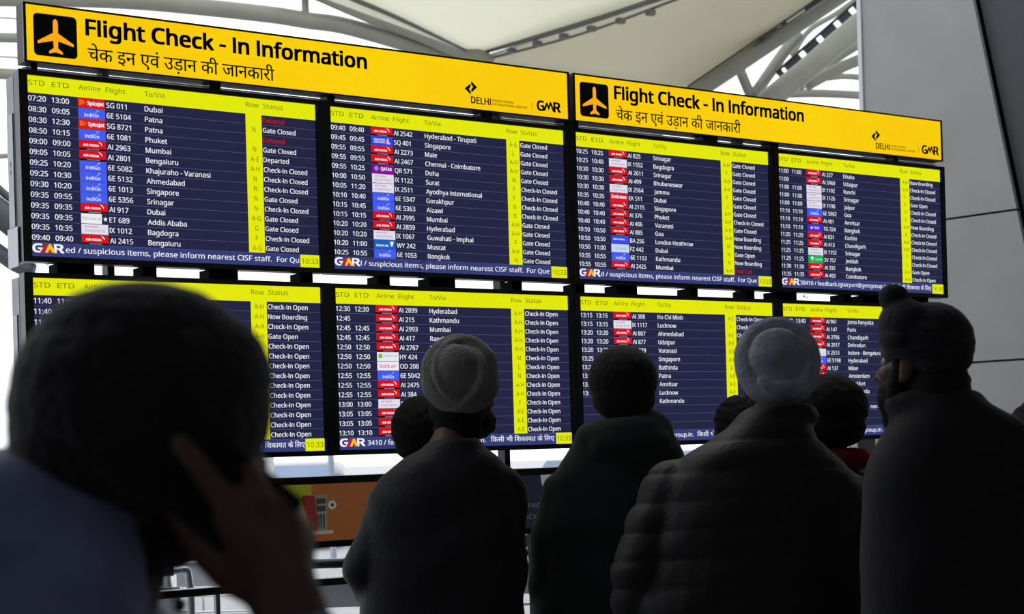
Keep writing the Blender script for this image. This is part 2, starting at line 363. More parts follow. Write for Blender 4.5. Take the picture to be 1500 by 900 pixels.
def tile(code, v, T):
    u0, u1 = .160, .248; g = MB(); b, t = v - RP + .0012, v - .0008; mm = MB(); c = (u0 + u1) / 2
    if code == 'AI':
        g.quad(u0, u1, b + .006, t, -.0015, RED).quad(u0, u1, b, b + .006, -.0015, BLK)
        g.text('AIR INDIA', u0 + .012, b + .0125, .0068, WHT, width=.052, bold=.03)
        g.poly([(u0 + .062, t - .003), (u0 + .070, t - .005), (u0 + .075, t - .012), (u0 + .074, t - .017), (u0 + .071, t - .011), (u0 + .067, t - .007)], -.003, WHT)
        g.quad(u0 + .024, u0 + .066, b + .0015, b + .0035, -.003, GREY)
    elif code == 'SG':
        g.quad(u0, u1, b, t, -.0015, TILE['SG']); g.text('SpiceJet', u0 + .031, b + .010, .0115, WHT, width=.053, bold=.025)
        for k, (dx, dy) in enumerate(((.020, .010), (.024, .002), (.020, -.007))):
            g.poly([(u0 + .004, b + .016 + dy * .8 + .0015), (u0 + .005 + dx, b + .0165 + dy * .35), (u0 + .004, b + .016 + dy * .8 - .0025)], -.003, ORA)
    elif code == '6E':
        g.quad(u0, u1, b, t, -.0015, TILE['6E']); g.text('IndiGo', u0 + .020, b + .006, .0108, WHT, width=.046, bold=.01)
        for k in range(4): g.quad(u0 + .056 + k * .0028, u0 + .0575 + k * .0028, b + .019 + k * .0024, b + .0208 + k * .0024, -.003, WHT)
        g.quad(u0 + .059, u0 + .0665, b + .0268, b + .0278, -.003, WHT)
    elif code == 'IX':
        g.quad(u0, u1, b, t, -.0015, TILE['IX']); g.text('AIR INDIA', u0 + .010, b + .021, .005, PNK, width=.045, bold=.02); g.text('express', u0 + .010, b + .007, .009, GREY, width=.066)
    elif code == 'EK': g.quad(u0, u1, b, t, -.0015, TILE['EK']); g.text('Emirates', u0 + .008, b + .011, .012, WHT, width=.072, bold=.03)
    elif code == 'QR':
        g.quad(u0, u1, b, t, -.0015, TILE['QR']); g.poly([(u0 + .018 + .008 * math.cos(k * .5236), b + .017 + .008 * math.sin(k * .5236)) for k in range(12)], -.003, SKY)
        g.text('QATAR', u0 + .036, b + .011, .011, WHT, width=.044, bold=.02)
    elif code == 'SQ':
        g.quad(u0, u1, b, t, -.0015, TILE['SQ']); g.text('SINGAPORE', u0 + .01, b + .017, .006, WHT, width=.046, bold=.02); g.text('AIRLINES', u0 + .01, b + .008, .006, WHT, width=.046, bold=.02)
        g.poly([(u0 + .062, b + .006), (u0 + .078, b + .006), (u0 + .072, b + .016), (u0 + .068, b + .029), (u0 + .061, b + .018)], -.003, PEACH)
    elif code == 'WY': g.quad(u0, u1, b, t, -.0015, TILE['WY']); g.text('OMAN AIR', u0 + .008, b + .008, .007, WHT, width=.05, bold=.02); g.poly([(u0 + .064, b + .026), (u0 + .08, b + .027), (u0 + .076, b + .014), (u0 + .070, b + .008)], -.003, WHT)
    elif code == 'BA': g.quad(u0, u1, b, t, -.0015, TILE['BA']); g.text('BRITISH AIRWAYS', u0 + .010, b + .014, .006, WHT, width=.056, bold=.02); g.poly([(u0 + .068, b + .022), (u0 + .08, b + .017), (u0 + .070, b + .0155)], -.003, RED)
    elif code == 'FZ': g.quad(u0, u1, b, t, -.0015, TILE['FZ']); g.text('flydubai', u0 + .018, b + .011, .011, GREY, width=.054)
    elif code == 'TG': g.quad(u0, u1, b, t, -.0015, TILE['TG']); g.text('THAI', u0 + .034, b + .011, .011, LIL, width=.032, bold=.02); g.poly([(u0 + .014, b + .016), (u0 + .022, b + .023), (u0 + .031, b + .016), (u0 + .022, b + .010)], -.003, LIL)
    elif code == 'SV': g.quad(u0, u1, b, t, -.0015, TILE['SV']); g.text('Saudia', u0 + .04, b + .012, .008, WHT, width=.038); g.poly([(u0 + .012, b + .022), (u0 + .021, b + .027), (u0 + .031, b + .022), (u0 + .021, b + .008)], -.003, WHT)
    elif code == 'ET': g.quad(u0, u1 - .020, b, t, -.0015, TILE['ET']); g.text('Ethiopian', u0 + .004, b + .012, .009, GREY, width=.048); g.poly([(u0 + .055, b + .012), (u0 + .064, b + .024), (u0 + .060, b + .012)], -.003, GRN)
    elif code == 'HY': g.quad(u0, u1, b, t, -.0015, TILE['HY']); g.text('UZBEKISTAN', u0 + .024, b + .015, .008, GREY, width=.056); g.poly([(u0 + .005, b + .010), (u0 + .005, b + .025), (u0 + .020, b + .025), (u0 + .020, b + .010)], -.003, GRN)
    elif code == 'OD': g.quad(u0, u1, b, t, -.0015, TILE['OD']); g.text('Batik air', u0 + .010, b + .010, .012, MAG, width=.066, bold=.01)
    else: return
    if code == 'ET':                                 # five-pointed alliance star beside the tile
        cx, cy = u1 - .009, v - RP / 2
        pts = [(cx + (.0075 if k % 2 == 0 else .0035) * math.sin(k * math.pi / 5), cy + (.0085 if k % 2 == 0 else .004) * math.cos(k * math.pi / 5)) for k in range(10)]
        g.poly(pts, -.003, WHT)
    g.build('airline_tile', T)
GCL, CIC, CIO, NB, GO = 'Gate Closed', 'Check-In Closed', 'Check-In Open', 'Now Boarding', 'Gate Open'
def monitor(col, row, label, rows, tick, logo=True, clock=True, rowend=14, extra=None):
    x, z = col * 1.0585, ZT - row * .6301
    T = thing('display_monitor', label, 'monitor', (x, 0, z), 'departure monitors')
    b = MB(); H = .5625
    b.box(-.027, 1.027, .002, .050, -H - .0175, .0155, BLACK, .003); b.build('casing', T)
    b = MB()
    for a in ((-.028, 1.028, .0005, .016), (-.028, 1.028, -H - .018, -H - .0005), (-.028, -.0005, -H, .001), (1.0005, 1.028, -H, .001)):
        b.box(a[0], a[1], -.006, .006, a[2], a[3], BLACK)
    b.build('bezel', T)
    b = MB(); b.box(.012, 1.012, .050, .118, -H + .03, -.01, SIDE, .004); b.build('rear_housing', T)
    MB().quad(0, 1, -H, 0, 0, BG).build('screen', T)
    hb = MB().quad(0, 1, -R0, 0, -.0010, HD)
    vh = -.030
    for s, u, w_ in (('STD', .002, .052), ('ETD', .077, .055), ('Airline', .163, .072), ('Flight', .252, .066), ('To/Via', .382, .068), ('Row', .739, .048), ('Status', .803, .074)):
        hb.text(s, u, vh, .0158, OLV, y=-.0022, width=w_)
    hb.build('header_band', T)
    cb = MB().quad(.7375, .7965, -(R0 + RP * rowend) if rowend < 14 else -(H - .042), -R0 + .002, -.0010, HD); cb.build('row_column', T)
    for i in range(14):
        v = -(R0 + RP * i); g = MB(); vb = v - .0255
        g.quad(0, .7375, v - RP - .0004, v - RP + .0006, -.0009, LINE).quad(.7965, 1, v - RP - .0004, v - RP + .0006, -.0009, LINE)
        r = rows[i] if i < len(rows) else None; code = None
        if r:
            std, etd, fl, city, let, st = r; code = fl[:2]
            g.text(std, .001, vb, .0166, WHT, sx=.98, bold=.009); g.text(etd, .0755, vb, .0166, WHT, sx=.98, bold=.009); g.text(fl, .2525, vb, .0166, WHT, sx=.97, bold=.009)
            g.text(city.strip(), .381 + .01 * (len(city) - len(city.lstrip())), vb, .0166, WHT, sx=1.0, maxw=.34, bold=.009); g.text(let, .7665, vb, .0166, OLV, align='C', sx=.9)
            g.text(st, .799, vb, .0160, DRED if st in ('Delayed', 'Final Call') else WHT, maxw=.193, sx=1.0, bold=.009)
        o = g.build('flight_row', T)
        if r and code in TB: tile(code, v, o)
    b = MB().quad(0, 1, -H, -(H - .0425), -.0012, BAR).quad(0, 1, -(H - .0422), -(H - .0430), -.002, LINE)
    for s, u, w_ in tick: b.text(s, u, -H + .0145, .0172, WHT, width=w_, bold=.009)
    b.build('ticker_bar', T)
    if logo:
        g = MB(); v0 = -H + .0125; g.text('G', .003, v0, .026, WHT, width=.029, bold=.035); g.text('R', .071, v0, .026, WHT, width=.030, bold=.03)
        g.poly([(.024, v0 - .001), (.034, v0 - .001), (.047, v0 + .020), (.053, v0 + .012), (.050, v0 + .026), (.043, v0 + .026)], -.0035, RED)
        g.poly([(.040, v0 - .001), (.049, v0 - .001), (.056, v0 + .011), (.064, v0 - .001), (.074, v0 - .001), (.060, v0 + .026), (.053, v0 + .026)], -.004, em('logo_yellow', (250, 190, 20)))
        g.poly([(.050, v0 - .001), (.062, v0 - .001), (.056, v0 + .008)], -.0042, RED)
        g.build('operator_logo', T)
    if clock: MB().quad(.927, 1, -H, -(H - .0425), -.0030, HD).text('10:33', .932, -H + .0125, .0175, OLV, y=-.0042, width=.063).build('clock_box', T)
    return T
MSG = [('ed / suspicious items, please inform nearest CISF staff.', .107, .712), ('For Qu', .839, .083)]
def msg(pre): return [(pre + ' / suspicious items, please inform nearest CISF staff.', .105, .692), ('For Que', .814, .103)]
def P(s):
    out = []
    for l in s.strip().split('\n'):
        f = (l.split('|') + [''] * 6)[:6]; out.append(tuple(q if k == 3 else q.strip() for k, q in enumerate(f)))
    return [r if any(q.strip() for q in r) else None for r in out]
st_ = {'g': GCL, 'c': CIC, 'o': CIO, 'n': NB, 't': GO, 'd': 'Delayed', 'f': 'Final Call', 'x': 'Departed', '': ''}
def D(s): return [(r[0], r[1], r[2], r[3], r[4], st_[r[5]]) if r else None for r in P(s)]
S1 = D('''07:20|13:00|SG 011|Dubai||d
08:30|09:05|6E 5104|Patna|N|g
08:30|12:30|SG 8721|Patna||d
08:50|10:15|6E 1081|Phuket|N|g
09:00|09:00|AI 2963|Mumbai|A-E|x
09:05|10:05|AI 2801|Bengaluru|A-H|c
09:25|10:20|6E 5082|Khajuraho - Varanasi|N|c
09:25|10:30|6E 5132|Ahmedabad|N|c
09:30|10:20|6E 1013|Singapore|N|g
09:35|09:55|6E 5356|Srinagar|N|c
09:35|09:35|AI 917|Dubai|A-G|g
09:35|09:35|ET 689|Addis Ababa|G|g
09:35|10:35|IX 1012|Bagdogra|F|c
09:40|09:40|AI 2415|Bengaluru|A-G|g''')
S2 = D('''09:40|09:40|AI 2542|Hyderabad - Tirupati|A-G|g
09:45|09:45|SQ 401|Singapore|L|g
09:55|09:55|AI 2273|Male|A-H|g
09:55|09:55|AI 2467|Chennai - Coimbatore|A-H|g
09:55|10:25|QR 571|Doha|M|g
10:00|10:50|IX 1122|Surat|F|c
10:05|11:20|IX 2511|Ayodhya International|F|c
10:10|10:40|6E 5347|Gorakhpur|N|c
10:15|10:45|6E 5363|Aizawl|N|c
10:15|10:15|AI 2995|Mumbai|A-H|g
10:20|10:20|AI 2859|Hyderabad|A-H|g
10:20|10:20|IX 1067|Guwahati - Imphal|F|g
10:20|11:00|WY 242|Muscat|H-K|g
10:25|10:55|6E 1053|Bangkok|N|g''')
S3 = D('''10:25|10:25|AI 825|Srinagar|A-H|g
10:25|10:40|IX 1552|Bagdogra|F|g
10:30|10:30|AI 2611|Srinagar|A-H|g
10:30|10:30|AI 499|Bhubaneswar|A-H|g
10:30|10:30|IX 2564|Jammu|F|g
10:35|10:35|EK 511|Dubai|J|g
10:40|10:40|AI 2115|Singapore|A-H|g
10:40|10:40|AI 376|Phuket|A-H|c
10:40|10:40|AI 406|Varanasi|A-H|g
10:50|10:50|AI 885|Goa|A-H|n
10:50|10:50|BA 256|London Heathrow|M|n
10:50|11:00|FZ 442|Dubai|H|t
10:55|10:55|6E 1153|Kathmandu|N|n
10:55|10:55|AI 2425|Mumbai|A-H|f''')
S4 = D('''11:00|11:00|AI 227|Dhaka|A-H|n
11:00||AI 2469|Udaipur|A-H|c
11:00|11:00|IX 1102|Ranchi|F|c
11:00|11:00|IX 1126|Srinagar|F|t
11:00|11:00|IX 1198|Jaipur|F|c
11:10|11:10|6E 5062|Goa|N|c
11:10|11:10|AI 491|Amritsar|A-H|n
11:10|11:10|TG 324|Bangkok|K|c
11:20|11:20|AI 831|Cochin|A-H|c
11:25|11:25|AI 413|Chandigarh|A-H|c
11:25|11:25|IX 1152|Srinagar|F|c
11:25|11:25|SV 757|Jeddah|L|c
11:30|11:30|AI 332|Bangkok|A-H|t
11:35|11:35|AI 493|Coimbatore|A-H|o''')
S5 = D('''11:40|11:40|||A-H|o
11:40||||A-H|n
11:40||||A-H|o
||||A-H|t
''' + '\n'.join(['|||||o'] * 9) + '\n||||K|o')
S6 = D('''12:30|12:30|AI 2899|Hyderabad|A-H|o
12:45||AI 215|Kathmandu|A-H|o
12:45|12:45|AI 2993|Mumbai|A-H|o
12:45|12:45|AI 417|Ranchi|A-H|o
12:50|12:50|AI 2767|Kolkata|A-H|o
12:50|12:50|HY 424|Tashkent|M|o
12:50|12:50|OD 208||L|o
12:55|12:55|6E 5042||N|o
12:55|12:55|AI 2475||A-H|o
12:55|12:55|AI 384||A-H|o
13:00|13:00|IX 1142||F|o
13:05|13:05|AI||A-E|o
13:05|13:05|AI||A-E|o
13:10|13:10|AI||A-E|o''')
S7 = D('''13:15|13:15|AI 388|Ho Chi Minh|A-E|o
13:15|13:15|IX 1117|Lucknow|F|o
13:20|13:20|AI 807|Ahmedabad|A-E|o
13:20|13:20|AI 877|Udaipur|A-E|
13:20|13:20|AI 879|Varanasi|A-E|
13:25|||Singapore|A-E|
13:2|||Bathinda|D|
13:|||Patna|A-E|
13:|||Amritsar|A-E|
13:|||Lucknow|A-E|
|||Kathmandu||''')
S8 = D('''13:40|13:40|AI 961|Jomo Kenyatta||
||AI 147|Paris||
||AI 2706|Chandigarh||
||AI 2617|Dehradun||
||IX 2513|Indore - Bengaluru||
||6E 5198|Hyderabad||
||AI 137|Milan||
||AI 7|Amsterdam||
|||Frankfurt||
|||Kathmandu||
|||||
|||             nen Ka||''')
HI = 'िकसी भी िशकायत के िलए'
monitor(0, 0, 'upper row monitor at the left end, listing 07:20 to 09:40 departures', S1, MSG)
monitor(1, 0, 'upper row monitor, second from the left, listing 09:40 to 10:25 departures', S2, msg('l'))
monitor(2, 0, 'upper row monitor, third from the left, listing 10:25 to 10:55 departures', S3, msg('d'))
monitor(3, 0, 'upper row monitor at the right end, listing 11:00 to 11:35 departures', S4, [('38410 / feedback.igiairport@gmrgroup.in.', .107, .535), (HI, .665, .255)])
monitor(0, 1, 'lower row monitor at the left end, mostly hidden behind the dark foreground head', S5, [('िशकायत के िलए', .775, .15), ('सी भी', .71, .055)])
monitor(1, 1, 'lower row monitor, second from the left, behind the man in the white turban', S6, [('3410 / feedback.igiairport@gmrgroup.in.', .112, .495), (HI, .63, .288)])
monitor(2, 1, 'lower row monitor, third from the left, behind the hooded head, listing 13:15 departures', S7, [('feedback.igiairport@gmrgroup.in.', .13, .42), (HI, .57, .29)], rowend=10.2)
monitor(3, 1, 'lower row monitor at the right end, between the grey and the black turban', S8, [('feedback.igiairport@gmrgroup.in.', .13, .45), (HI, .62, .29)])

# rack that carries signs and monitors
MATTE = mat('matte_black_paint', (13, 13, 15), .9, spec=.1)
def rack():
    T = thing('display_rack', 'dark steel rack of posts and brackets carrying signs and monitors', 'rack', (0, .12, 0))
    for x in (.30, 1.845, 3.08, 4.02):
        MB().box(x - .012, x + .012, .0, .05, 0, ZT + .2, DARKM, .002).build('post', T)
    for z in (ZT - .15, ZT - .45, ZT - .80, ZT - 1.08, ZT + .10):
        MB().box(.28, 4.10, .05, .08, z - .02, z + .02, DARKM).build('cross_rail', T)
    for z0, z1, y1 in ((ZT - .6150, ZT - .5795, 0),):
        ev = [.086, .207, .367, .416, .6, .704, .938, .985, 1.244, 1.292, 1.456, 1.567, 1.821, 1.864, 2.113, 2.158, 2.315, 2.417, 2.688, 2.731, 2.991, 3.041, 3.164, 3.282, 3.559, 3.609, 3.685]
        blk = [(ev[i], ev[i + 1]) for i in (0, 2, 4, 6, 8, 10, 12, 14, 16, 18, 20, 22, 24)] + [(3.685, 3.80), (4.0, 4.1)]
        for a, b in blk: MB().box(a, b, -.10, -.02, z0, z1, MATTE).build('gap_bracket', T)
    for a, b in ((.02, .04), (.62, .66), (1.06, 1.09), (1.70, 1.75), (2.08, 2.15), (2.78, 2.86), (3.15, 3.2), (3.9, 3.93)):
        MB().box(a, b, -.10, -.04, ZT + .014, ZT + .042, BLACK).build('sign_bracket', T)
    for z in (ZT + .0275,): MB().box(0, 4.19, -.085, -.06, z + .001, z + .0045, GREYM).build('sign_rail', T)
    return T
rack()
def side_box(row):
    z = ZT - row * .6301
    T = thing('wall_mount', ('upper' if row == 0 else 'lower') + ' grey metal mounting arm fixed to the left end of the ' + ('upper' if row == 0 else 'lower') + ' screen row', 'bracket', (-.03, 0, z), 'mounting arms at the left end')
    if row == 0:
        MB().box(.0025, .03, .051, .122, -.578, .006, SIDE, .002).build('side_plate', T)
        MB().box(-.001, .0025, .059, .114, -.466, -.111, GREYM, .001).build('cover_strip', T)
        MB().box(-.003, .0, .03, .13, -.592, -.468, mat('pale_metal', (196, 198, 206), .4, .3), .001).build('end_box', T)
    else:
        MB().box(.0025, .03, .051, .122, -.578, .006, SIDE, .002).build('side_plate', T)
        MB().box(-.001, .0025, .067, .111, -.50, -.11, GREYM, .001).build('cover_strip', T)
    for k in (0, 1): MB().box(-.0018, .0, .084, .090, -.300 + k * .024, -.285 + k * .024, BLACK).build('slot', T)
side_box(0); side_box(1)
CBM = mat('cable_rubber', (12, 12, 14), .5)
for i, (a, b, lb) in enumerate((((612, 394), (622, 384), 'thin black cable dangling in the gap under the second upper screen'),
                                ((1183, 432), (1176, 436), 'thin looped black cable in the gap under the right end upper screen'))):
    p, q = on_y(*a, -.008), on_y(*b, -.008)
    pts = [p + (q - p) * t + Vector((.006 * math.sin(t * 9), 0, -.010 * math.sin(t * math.pi * 2))) for t in [k / 10 for k in range(11)]]
    tag(MB().tube(pts, .0018, CBM, 6).build('cable', smooth=True), lb, 'cable')

# advert panels under the screens, print made to glow for brightness
def adverts():
    def uz(px, py, Y=0): p = on_y(px, py, Y); return p.x, p.z
    ztop, zbot = ZT - 1.281, ZT - 1.526
    def frame(x0, x1, label):
        T = thing('advert_panel', label, 'advertisement', (x0, 0, zbot))
        MB().box(0, x1 - x0, .004, .07, 0, ztop - zbot, DARKM, .003).build('casing', T)
        W_ = x1 - x0; H_ = ztop - zbot; b = MB()
        for a in ((0, W_, H_ - .026, H_), (0, W_, 0, .022), (0, .02, 0, H_), (W_ - .02, W_, 0, H_)): b.box(a[0], a[1], -.010, .004, a[2], a[3], BLACK, .002)
        b.build('frame', T)
        for xx in (.40, W_ - .25): MB().box(xx - .02, xx + .02, .02, .06, -zbot, 0, DARKM, .002).build('leg', T)
        return T, (lambda px, py: (on_y(px, py).x - x0, on_y(px, py).z - zbot)), W_, H_
    x0, x1 = .50, 1.50
    T, L, W_, H_ = frame(x0, x1, 'dim orange and yellow advert panel below the second lower screen')
    xm = L(457, 720)[0]
    MB().quad(xm, W_ - .02, .022, H_ - .026, .003, em('advert_orange', (92, 53, 28))).build('orange_field', T)
    MB().quad(.02, xm, .022, H_ - .026, .003, em('advert_olive', (88, 88, 22))).build('yellow_field', T)
    def q(m, pts, mt, y=.0015): m.poly([L(*p) for p in pts], y, mt)
    g = MB(); q(g, [(441, 730), (446, 726), (466, 727), (465, 778), (455, 776)], em('advert_red', (76, 22, 25))); g.build('red_block', T)
    g = MB(); q(g, [(461, 726), (479, 725), (480, 778), (466, 780)], em('advert_grey', (72, 74, 68)))
    dk = em('advert_dark', (34, 34, 34))
    for py in (731, 742): q(g, [(463, py), (477, py - 1), (477, py + 7), (464, py + 8)], dk, .0005)
    for k in range(3): q(g, [(465 + k * 4, 754), (468 + k * 4, 754), (468 + k * 4, 774), (466 + k * 4, 775)], dk, .0005)
    g.build('machine_print', T)
    g = MB(); q(g, [(487 + 6 * math.cos(k * .4488), 740 + 6.5 * math.sin(k * .4488)) for k in range(14)], em('advert_pale', (112, 110, 100)))
    q(g, [(487 + 2.5 * math.cos(k * .9), 740 + 3 * math.sin(k * .9)) for k in range(7)], dk, .0005); g.build('round_badge', T)
    g = MB(); q(g, [(455, 779), (489, 777), (488, 782), (456, 784)], em('advert_strip', (110, 96, 86))); g.build('pale_strip', T)
    T, L, W_, H_ = frame(1.505, 2.6, 'dark navy advert panel with a pale shield between two standing men')
    MB().quad(.02, W_ - .02, .022, H_ - .026, .003, em('advert_navy', (24, 25, 38))).build('navy_field', T)
    g = MB(); q(g, [(792, 696), (815, 694), (815, 716), (805, 721), (798, 719), (794, 710)], em('advert_shield', (116, 118, 122)))
    g.build('shield', T)
    g = MB(); u, v = L(800, 706); u0, v0 = L(760, 745); gt = em('advert_text', (74, 74, 84))
    g.text('APPAREL', u0, v0 - .001, .018, gt, y=.0015, width=.135); u1, v1 = L(764, 760); g.text('JACKETS', u1, v1 - .004, .018, gt, y=.0015, width=.13)
    g.text('R', u, v - .006, .016, dk, y=.0005); g.build('advert_lettering', T)
    T, L, W_, H_ = frame(2.605, 4.1, 'dark advert panel half hidden behind the two right hand men')
    MB().quad(.02, W_ - .02, .022, H_ - .026, .003, em('advert_navy', (24, 25, 38))).build('navy_field', T)
    c = on_y(1269, 655, .2)
    MB().box(c.x - .055, c.x + .06, -.09, -.03, c.z - .05, c.z + .045, mat('pale_grey_paint', (176, 180, 184), .5), .004).build('junction_box', bpy.data.objects['display_rack'], (0, .17, 0))
adverts()

# ================================================================== FORECOURT beyond the screens
def rail():
    T = thing('guard_rail', 'dark topped guard rail on thin posts running behind the screens', 'railing', (-3, .5, 0))
    MB().box(0, 7.8, 0, .05, 1.005 - .022, 1.005 + .006, BLACK, .004).build('top_rail', T)
    for k in range(5):
        x = on_y(322, 880, .5).x + 3 + (k - 2) * 1.5
        MB().box(x - .008, x + .008, .015, .035, 0, .985, GREYM).build('post', T)
    MB().box(0, 7.8, .012, .038, .10, .13, GREYM).build('bottom_rail', T)
rail()
def kerb():
    p = on_z(300, 895); T = thing('trim_1', None, None, (p.x - 8, p.y, 0)); T['kind'] = 'structure'
    k0 = MB().box(0, .98, 0, .35, -.02, .15, mat('white_kerb_paint', (235, 235, 235), .5, noise=.05), .01).build('kerb_stone', T, (0, 0, 0))
    for i in range(1, 30):
        c = k0.copy(); COL.objects.link(c); c.location = (i, 0, 0)
kerb()
CARW = mat('white_car_paint', (225, 228, 232), .25, noise=.02); CARS = mat('silver_car_paint', (150, 154, 160), .3, .5)
WSC = mat('windscreen_glass', (120, 142, 172), .08, noise=.1, nscale=3); TYRE = mat('tyre_rubber', (18, 18, 18), .8); LAMP = mat('headlamp_glass', (200, 205, 212), .1)
def car(px, d, rot, paint, label):
    """front of the car looks along local -y"""
    p = at(px, 651, d); T = thing('car', label, 'car', (p.x, p.y, 0)); T.rotation_euler = (0, 0, rot); T.scale = (1, 1, .86)
    side = [(-2.15, .35), (-2.2, .62), (-2.05, .78), (-1.15, .98), (-.95, 1.0), (1.55, 1.02), (2.1, .98), (2.2, .7), (2.15, .32)]
    def ext(prof, w0, w1=None, mt=paint):
        w1 = w1 or w0; bm = bmesh.new(); n = len(prof)
        L_ = [bm.verts.new((-w, y, z)) for (y, z), w in zip(prof, w0)]; R_ = [bm.verts.new((w, y, z)) for (y, z), w in zip(prof, w0)]
        bm.faces.new(L_); bm.faces.new(R_[::-1])
        for i in range(n): j = (i + 1) % n; bm.faces.new((L_[j], L_[i], R_[i], R_[j]))
        bmesh.ops.recalc_face_normals(bm, faces=bm.faces[:]); bmesh.ops.bevel(bm, geom=bm.edges[:], offset=.035, segments=2, affect='EDGES'); return MB().bm(bm, mt)
    ext(side, [.80, .84, .86, .86, .86, .87, .85, .84, .8]).build('body', T, smooth=True)
    ext([(-1.0, 1.0), (-.35, 1.46), (.2, 1.52), (1.1, 1.48), (1.7, 1.02)], [.80, .60, .58, .60, .78]).build('cabin', T, smooth=True)
    MB().add([(-.72, -1.005, 1.035), (.72, -1.005, 1.035), (.555, -.40, 1.45), (-.555, -.40, 1.45), (-.72, -.985, 1.02), (.72, -.985, 1.02), (.555, -.38, 1.43), (-.555, -.38, 1.43)],
             [(0, 1, 2, 3), (7, 6, 5, 4), (0, 4, 5, 1), (1, 5, 6, 2), (2, 6, 7, 3), (3, 7, 4, 0)], WSC).build('windscreen', T)
    for s in (-1, 1):
        MB().add([(s * .775, -.85, 1.05), (s * .755, 1.45, 1.06), (s * .605, .95, 1.43), (s * .612, -.30, 1.42), (s * .765, -.85, 1.05), (s * .745, 1.45, 1.06), (s * .595, .95, 1.43), (s * .602, -.30, 1.42)],
                 [(0, 1, 2, 3) if s > 0 else (3, 2, 1, 0), (7, 6, 5, 4)], WSC).build('side_window', T)
        MB().box(s * .62 - .17, s * .62 + .17, -2.19, -2.0, .62, .76, LAMP, .03).build('headlamp', T)
        MB().box(s * .93 - .09, s * .93 + .09, -.86, -.74, 1.0, 1.12, paint, .02).build('wing_mirror', T)
        for y in (-1.35, 1.35):
            w = MB().tube([(s * .70, y, .32), (s * .88, y, .32)], .32, TYRE, 24).build('wheel', T); MB().tube([(s * .86, y, .32), (s * .885, y, .32)], .20, GREYM, 16).build('hubcap', w)
    MB().box(-.42, .42, -2.225, -2.1, .60, .72, BLACK, .01).build('grille', T)
    MB().box(-.80, .80, -2.27, -2.1, .34, .50, paint, .04).build('bumper', T)
    MB().box(-.26, .26, -2.295, -2.26, .42, .53, mat('number_plate', (232, 232, 232), .4), .005).build('number_plate', T)
car(436, 27, -.62, CARS, 'silver car whose windscreen shows above the orange advert panel')
car(860, 24, -.75, CARW, 'white car beyond the guard rail above the navy advert')
car(1010, 38, -.5, CARW, 'white car farthest away behind the hooded man')
CHR = mat('polished_trolley_steel', (196, 199, 204), .25, .9, noise=.05)
def trolley(px, d, rot, label):
    p = at(px, 651, d); T = thing('luggage_trolley', label, 'trolley', (p.x, p.y, 0), 'luggage trolleys behind the guard rail'); T.rotation_euler = (0, 0, rot)
    b = MB(); b.tube([(-.26, -.45, .17), (-.24, .50, .12), (.24, .50, .12), (.26, -.45, .17), (-.26, -.45, .17)], .016, CHR, 10)
    b.build('base_frame', T, smooth=True)
    for x in (-.13, 0, .13): MB().tube([(x, -.44, .165), (x, .49, .125)], .008, CHR, 8).build('deck_bar', T, smooth=True)
    MB().tube(spline([(-.25, -.45, .17), (-.27, -.50, .6), (-.28, -.56, .98), (-.20, -.58, 1.02), (.20, -.58, 1.02), (.28, -.56, .98), (.27, -.50, .6), (.25, -.45, .17)], 5), .016, CHR, 10).build('upright_frame', T, smooth=True)
    MB().tube([(-.22, -.582, 1.02), (.22, -.582, 1.02)], .021, BLACK, 10).build('handle', T, smooth=True)
    for z in (.62, .70, .78): MB().tube([(-.27, -.52, z), (.27, -.52, z)], .006, CHR, 6).build('basket_wire', T)
    MB().tube([(-.26, -.53, .62), (-.25, -.30, .66), (.25, -.30, .66), (.26, -.53, .62)], .007, CHR, 6).tube([(-.26, -.54, .80), (-.25, -.28, .82), (.25, -.28, .82), (.26, -.54, .80)], .008, CHR, 6).build('basket', T)
    MB().box(-.24, .24, -.545, -.535, .83, .95, mat('pale_trolley_plate', (190, 194, 200), .4), .003).build('front_plate', T)
    for x, y in ((-.24, -.42), (.24, -.42), (0, .46)):
        MB().tube([(x - .015, y, .065), (x + .015, y, .065)], .065, TYRE, 16).build('wheel', T, smooth=True); MB().box(x - .02, x + .02, y - .012, y + .012, .06, .16, CHR).build('fork', T)
for px, d, rt, lb in ((196, 7.3, -.5, 'steel luggage trolley low at the left below the foreground hand'), (352, 8.8, -.62, 'steel luggage trolley seen under the wrist of the foreground person'),
                      (492, 7.5, -.55, 'steel luggage trolley just left of the white turbaned man'), (790, 7.9, -.6, 'steel luggage trolley between the white turbaned and hooded men')): trolley(px, d, rt, lb)
tag(MB().box(-.16, .16, -.16, .16, 0, 3.4, mat('pale_post_paint', (205, 206, 210), .5), .03).build('column', loc=on_z(381, 840)), 'pale blurred square column left of the silver car windscreen', 'column')
tag(MB().box(-.03, .03, -.03, .03, 0, 2.6, mat('blue_grey_paint', (150, 158, 180), .5), .005).build('signpost', loc=on_z(489, 830)), 'thin blue grey post right of the silver car windscreen', 'post')
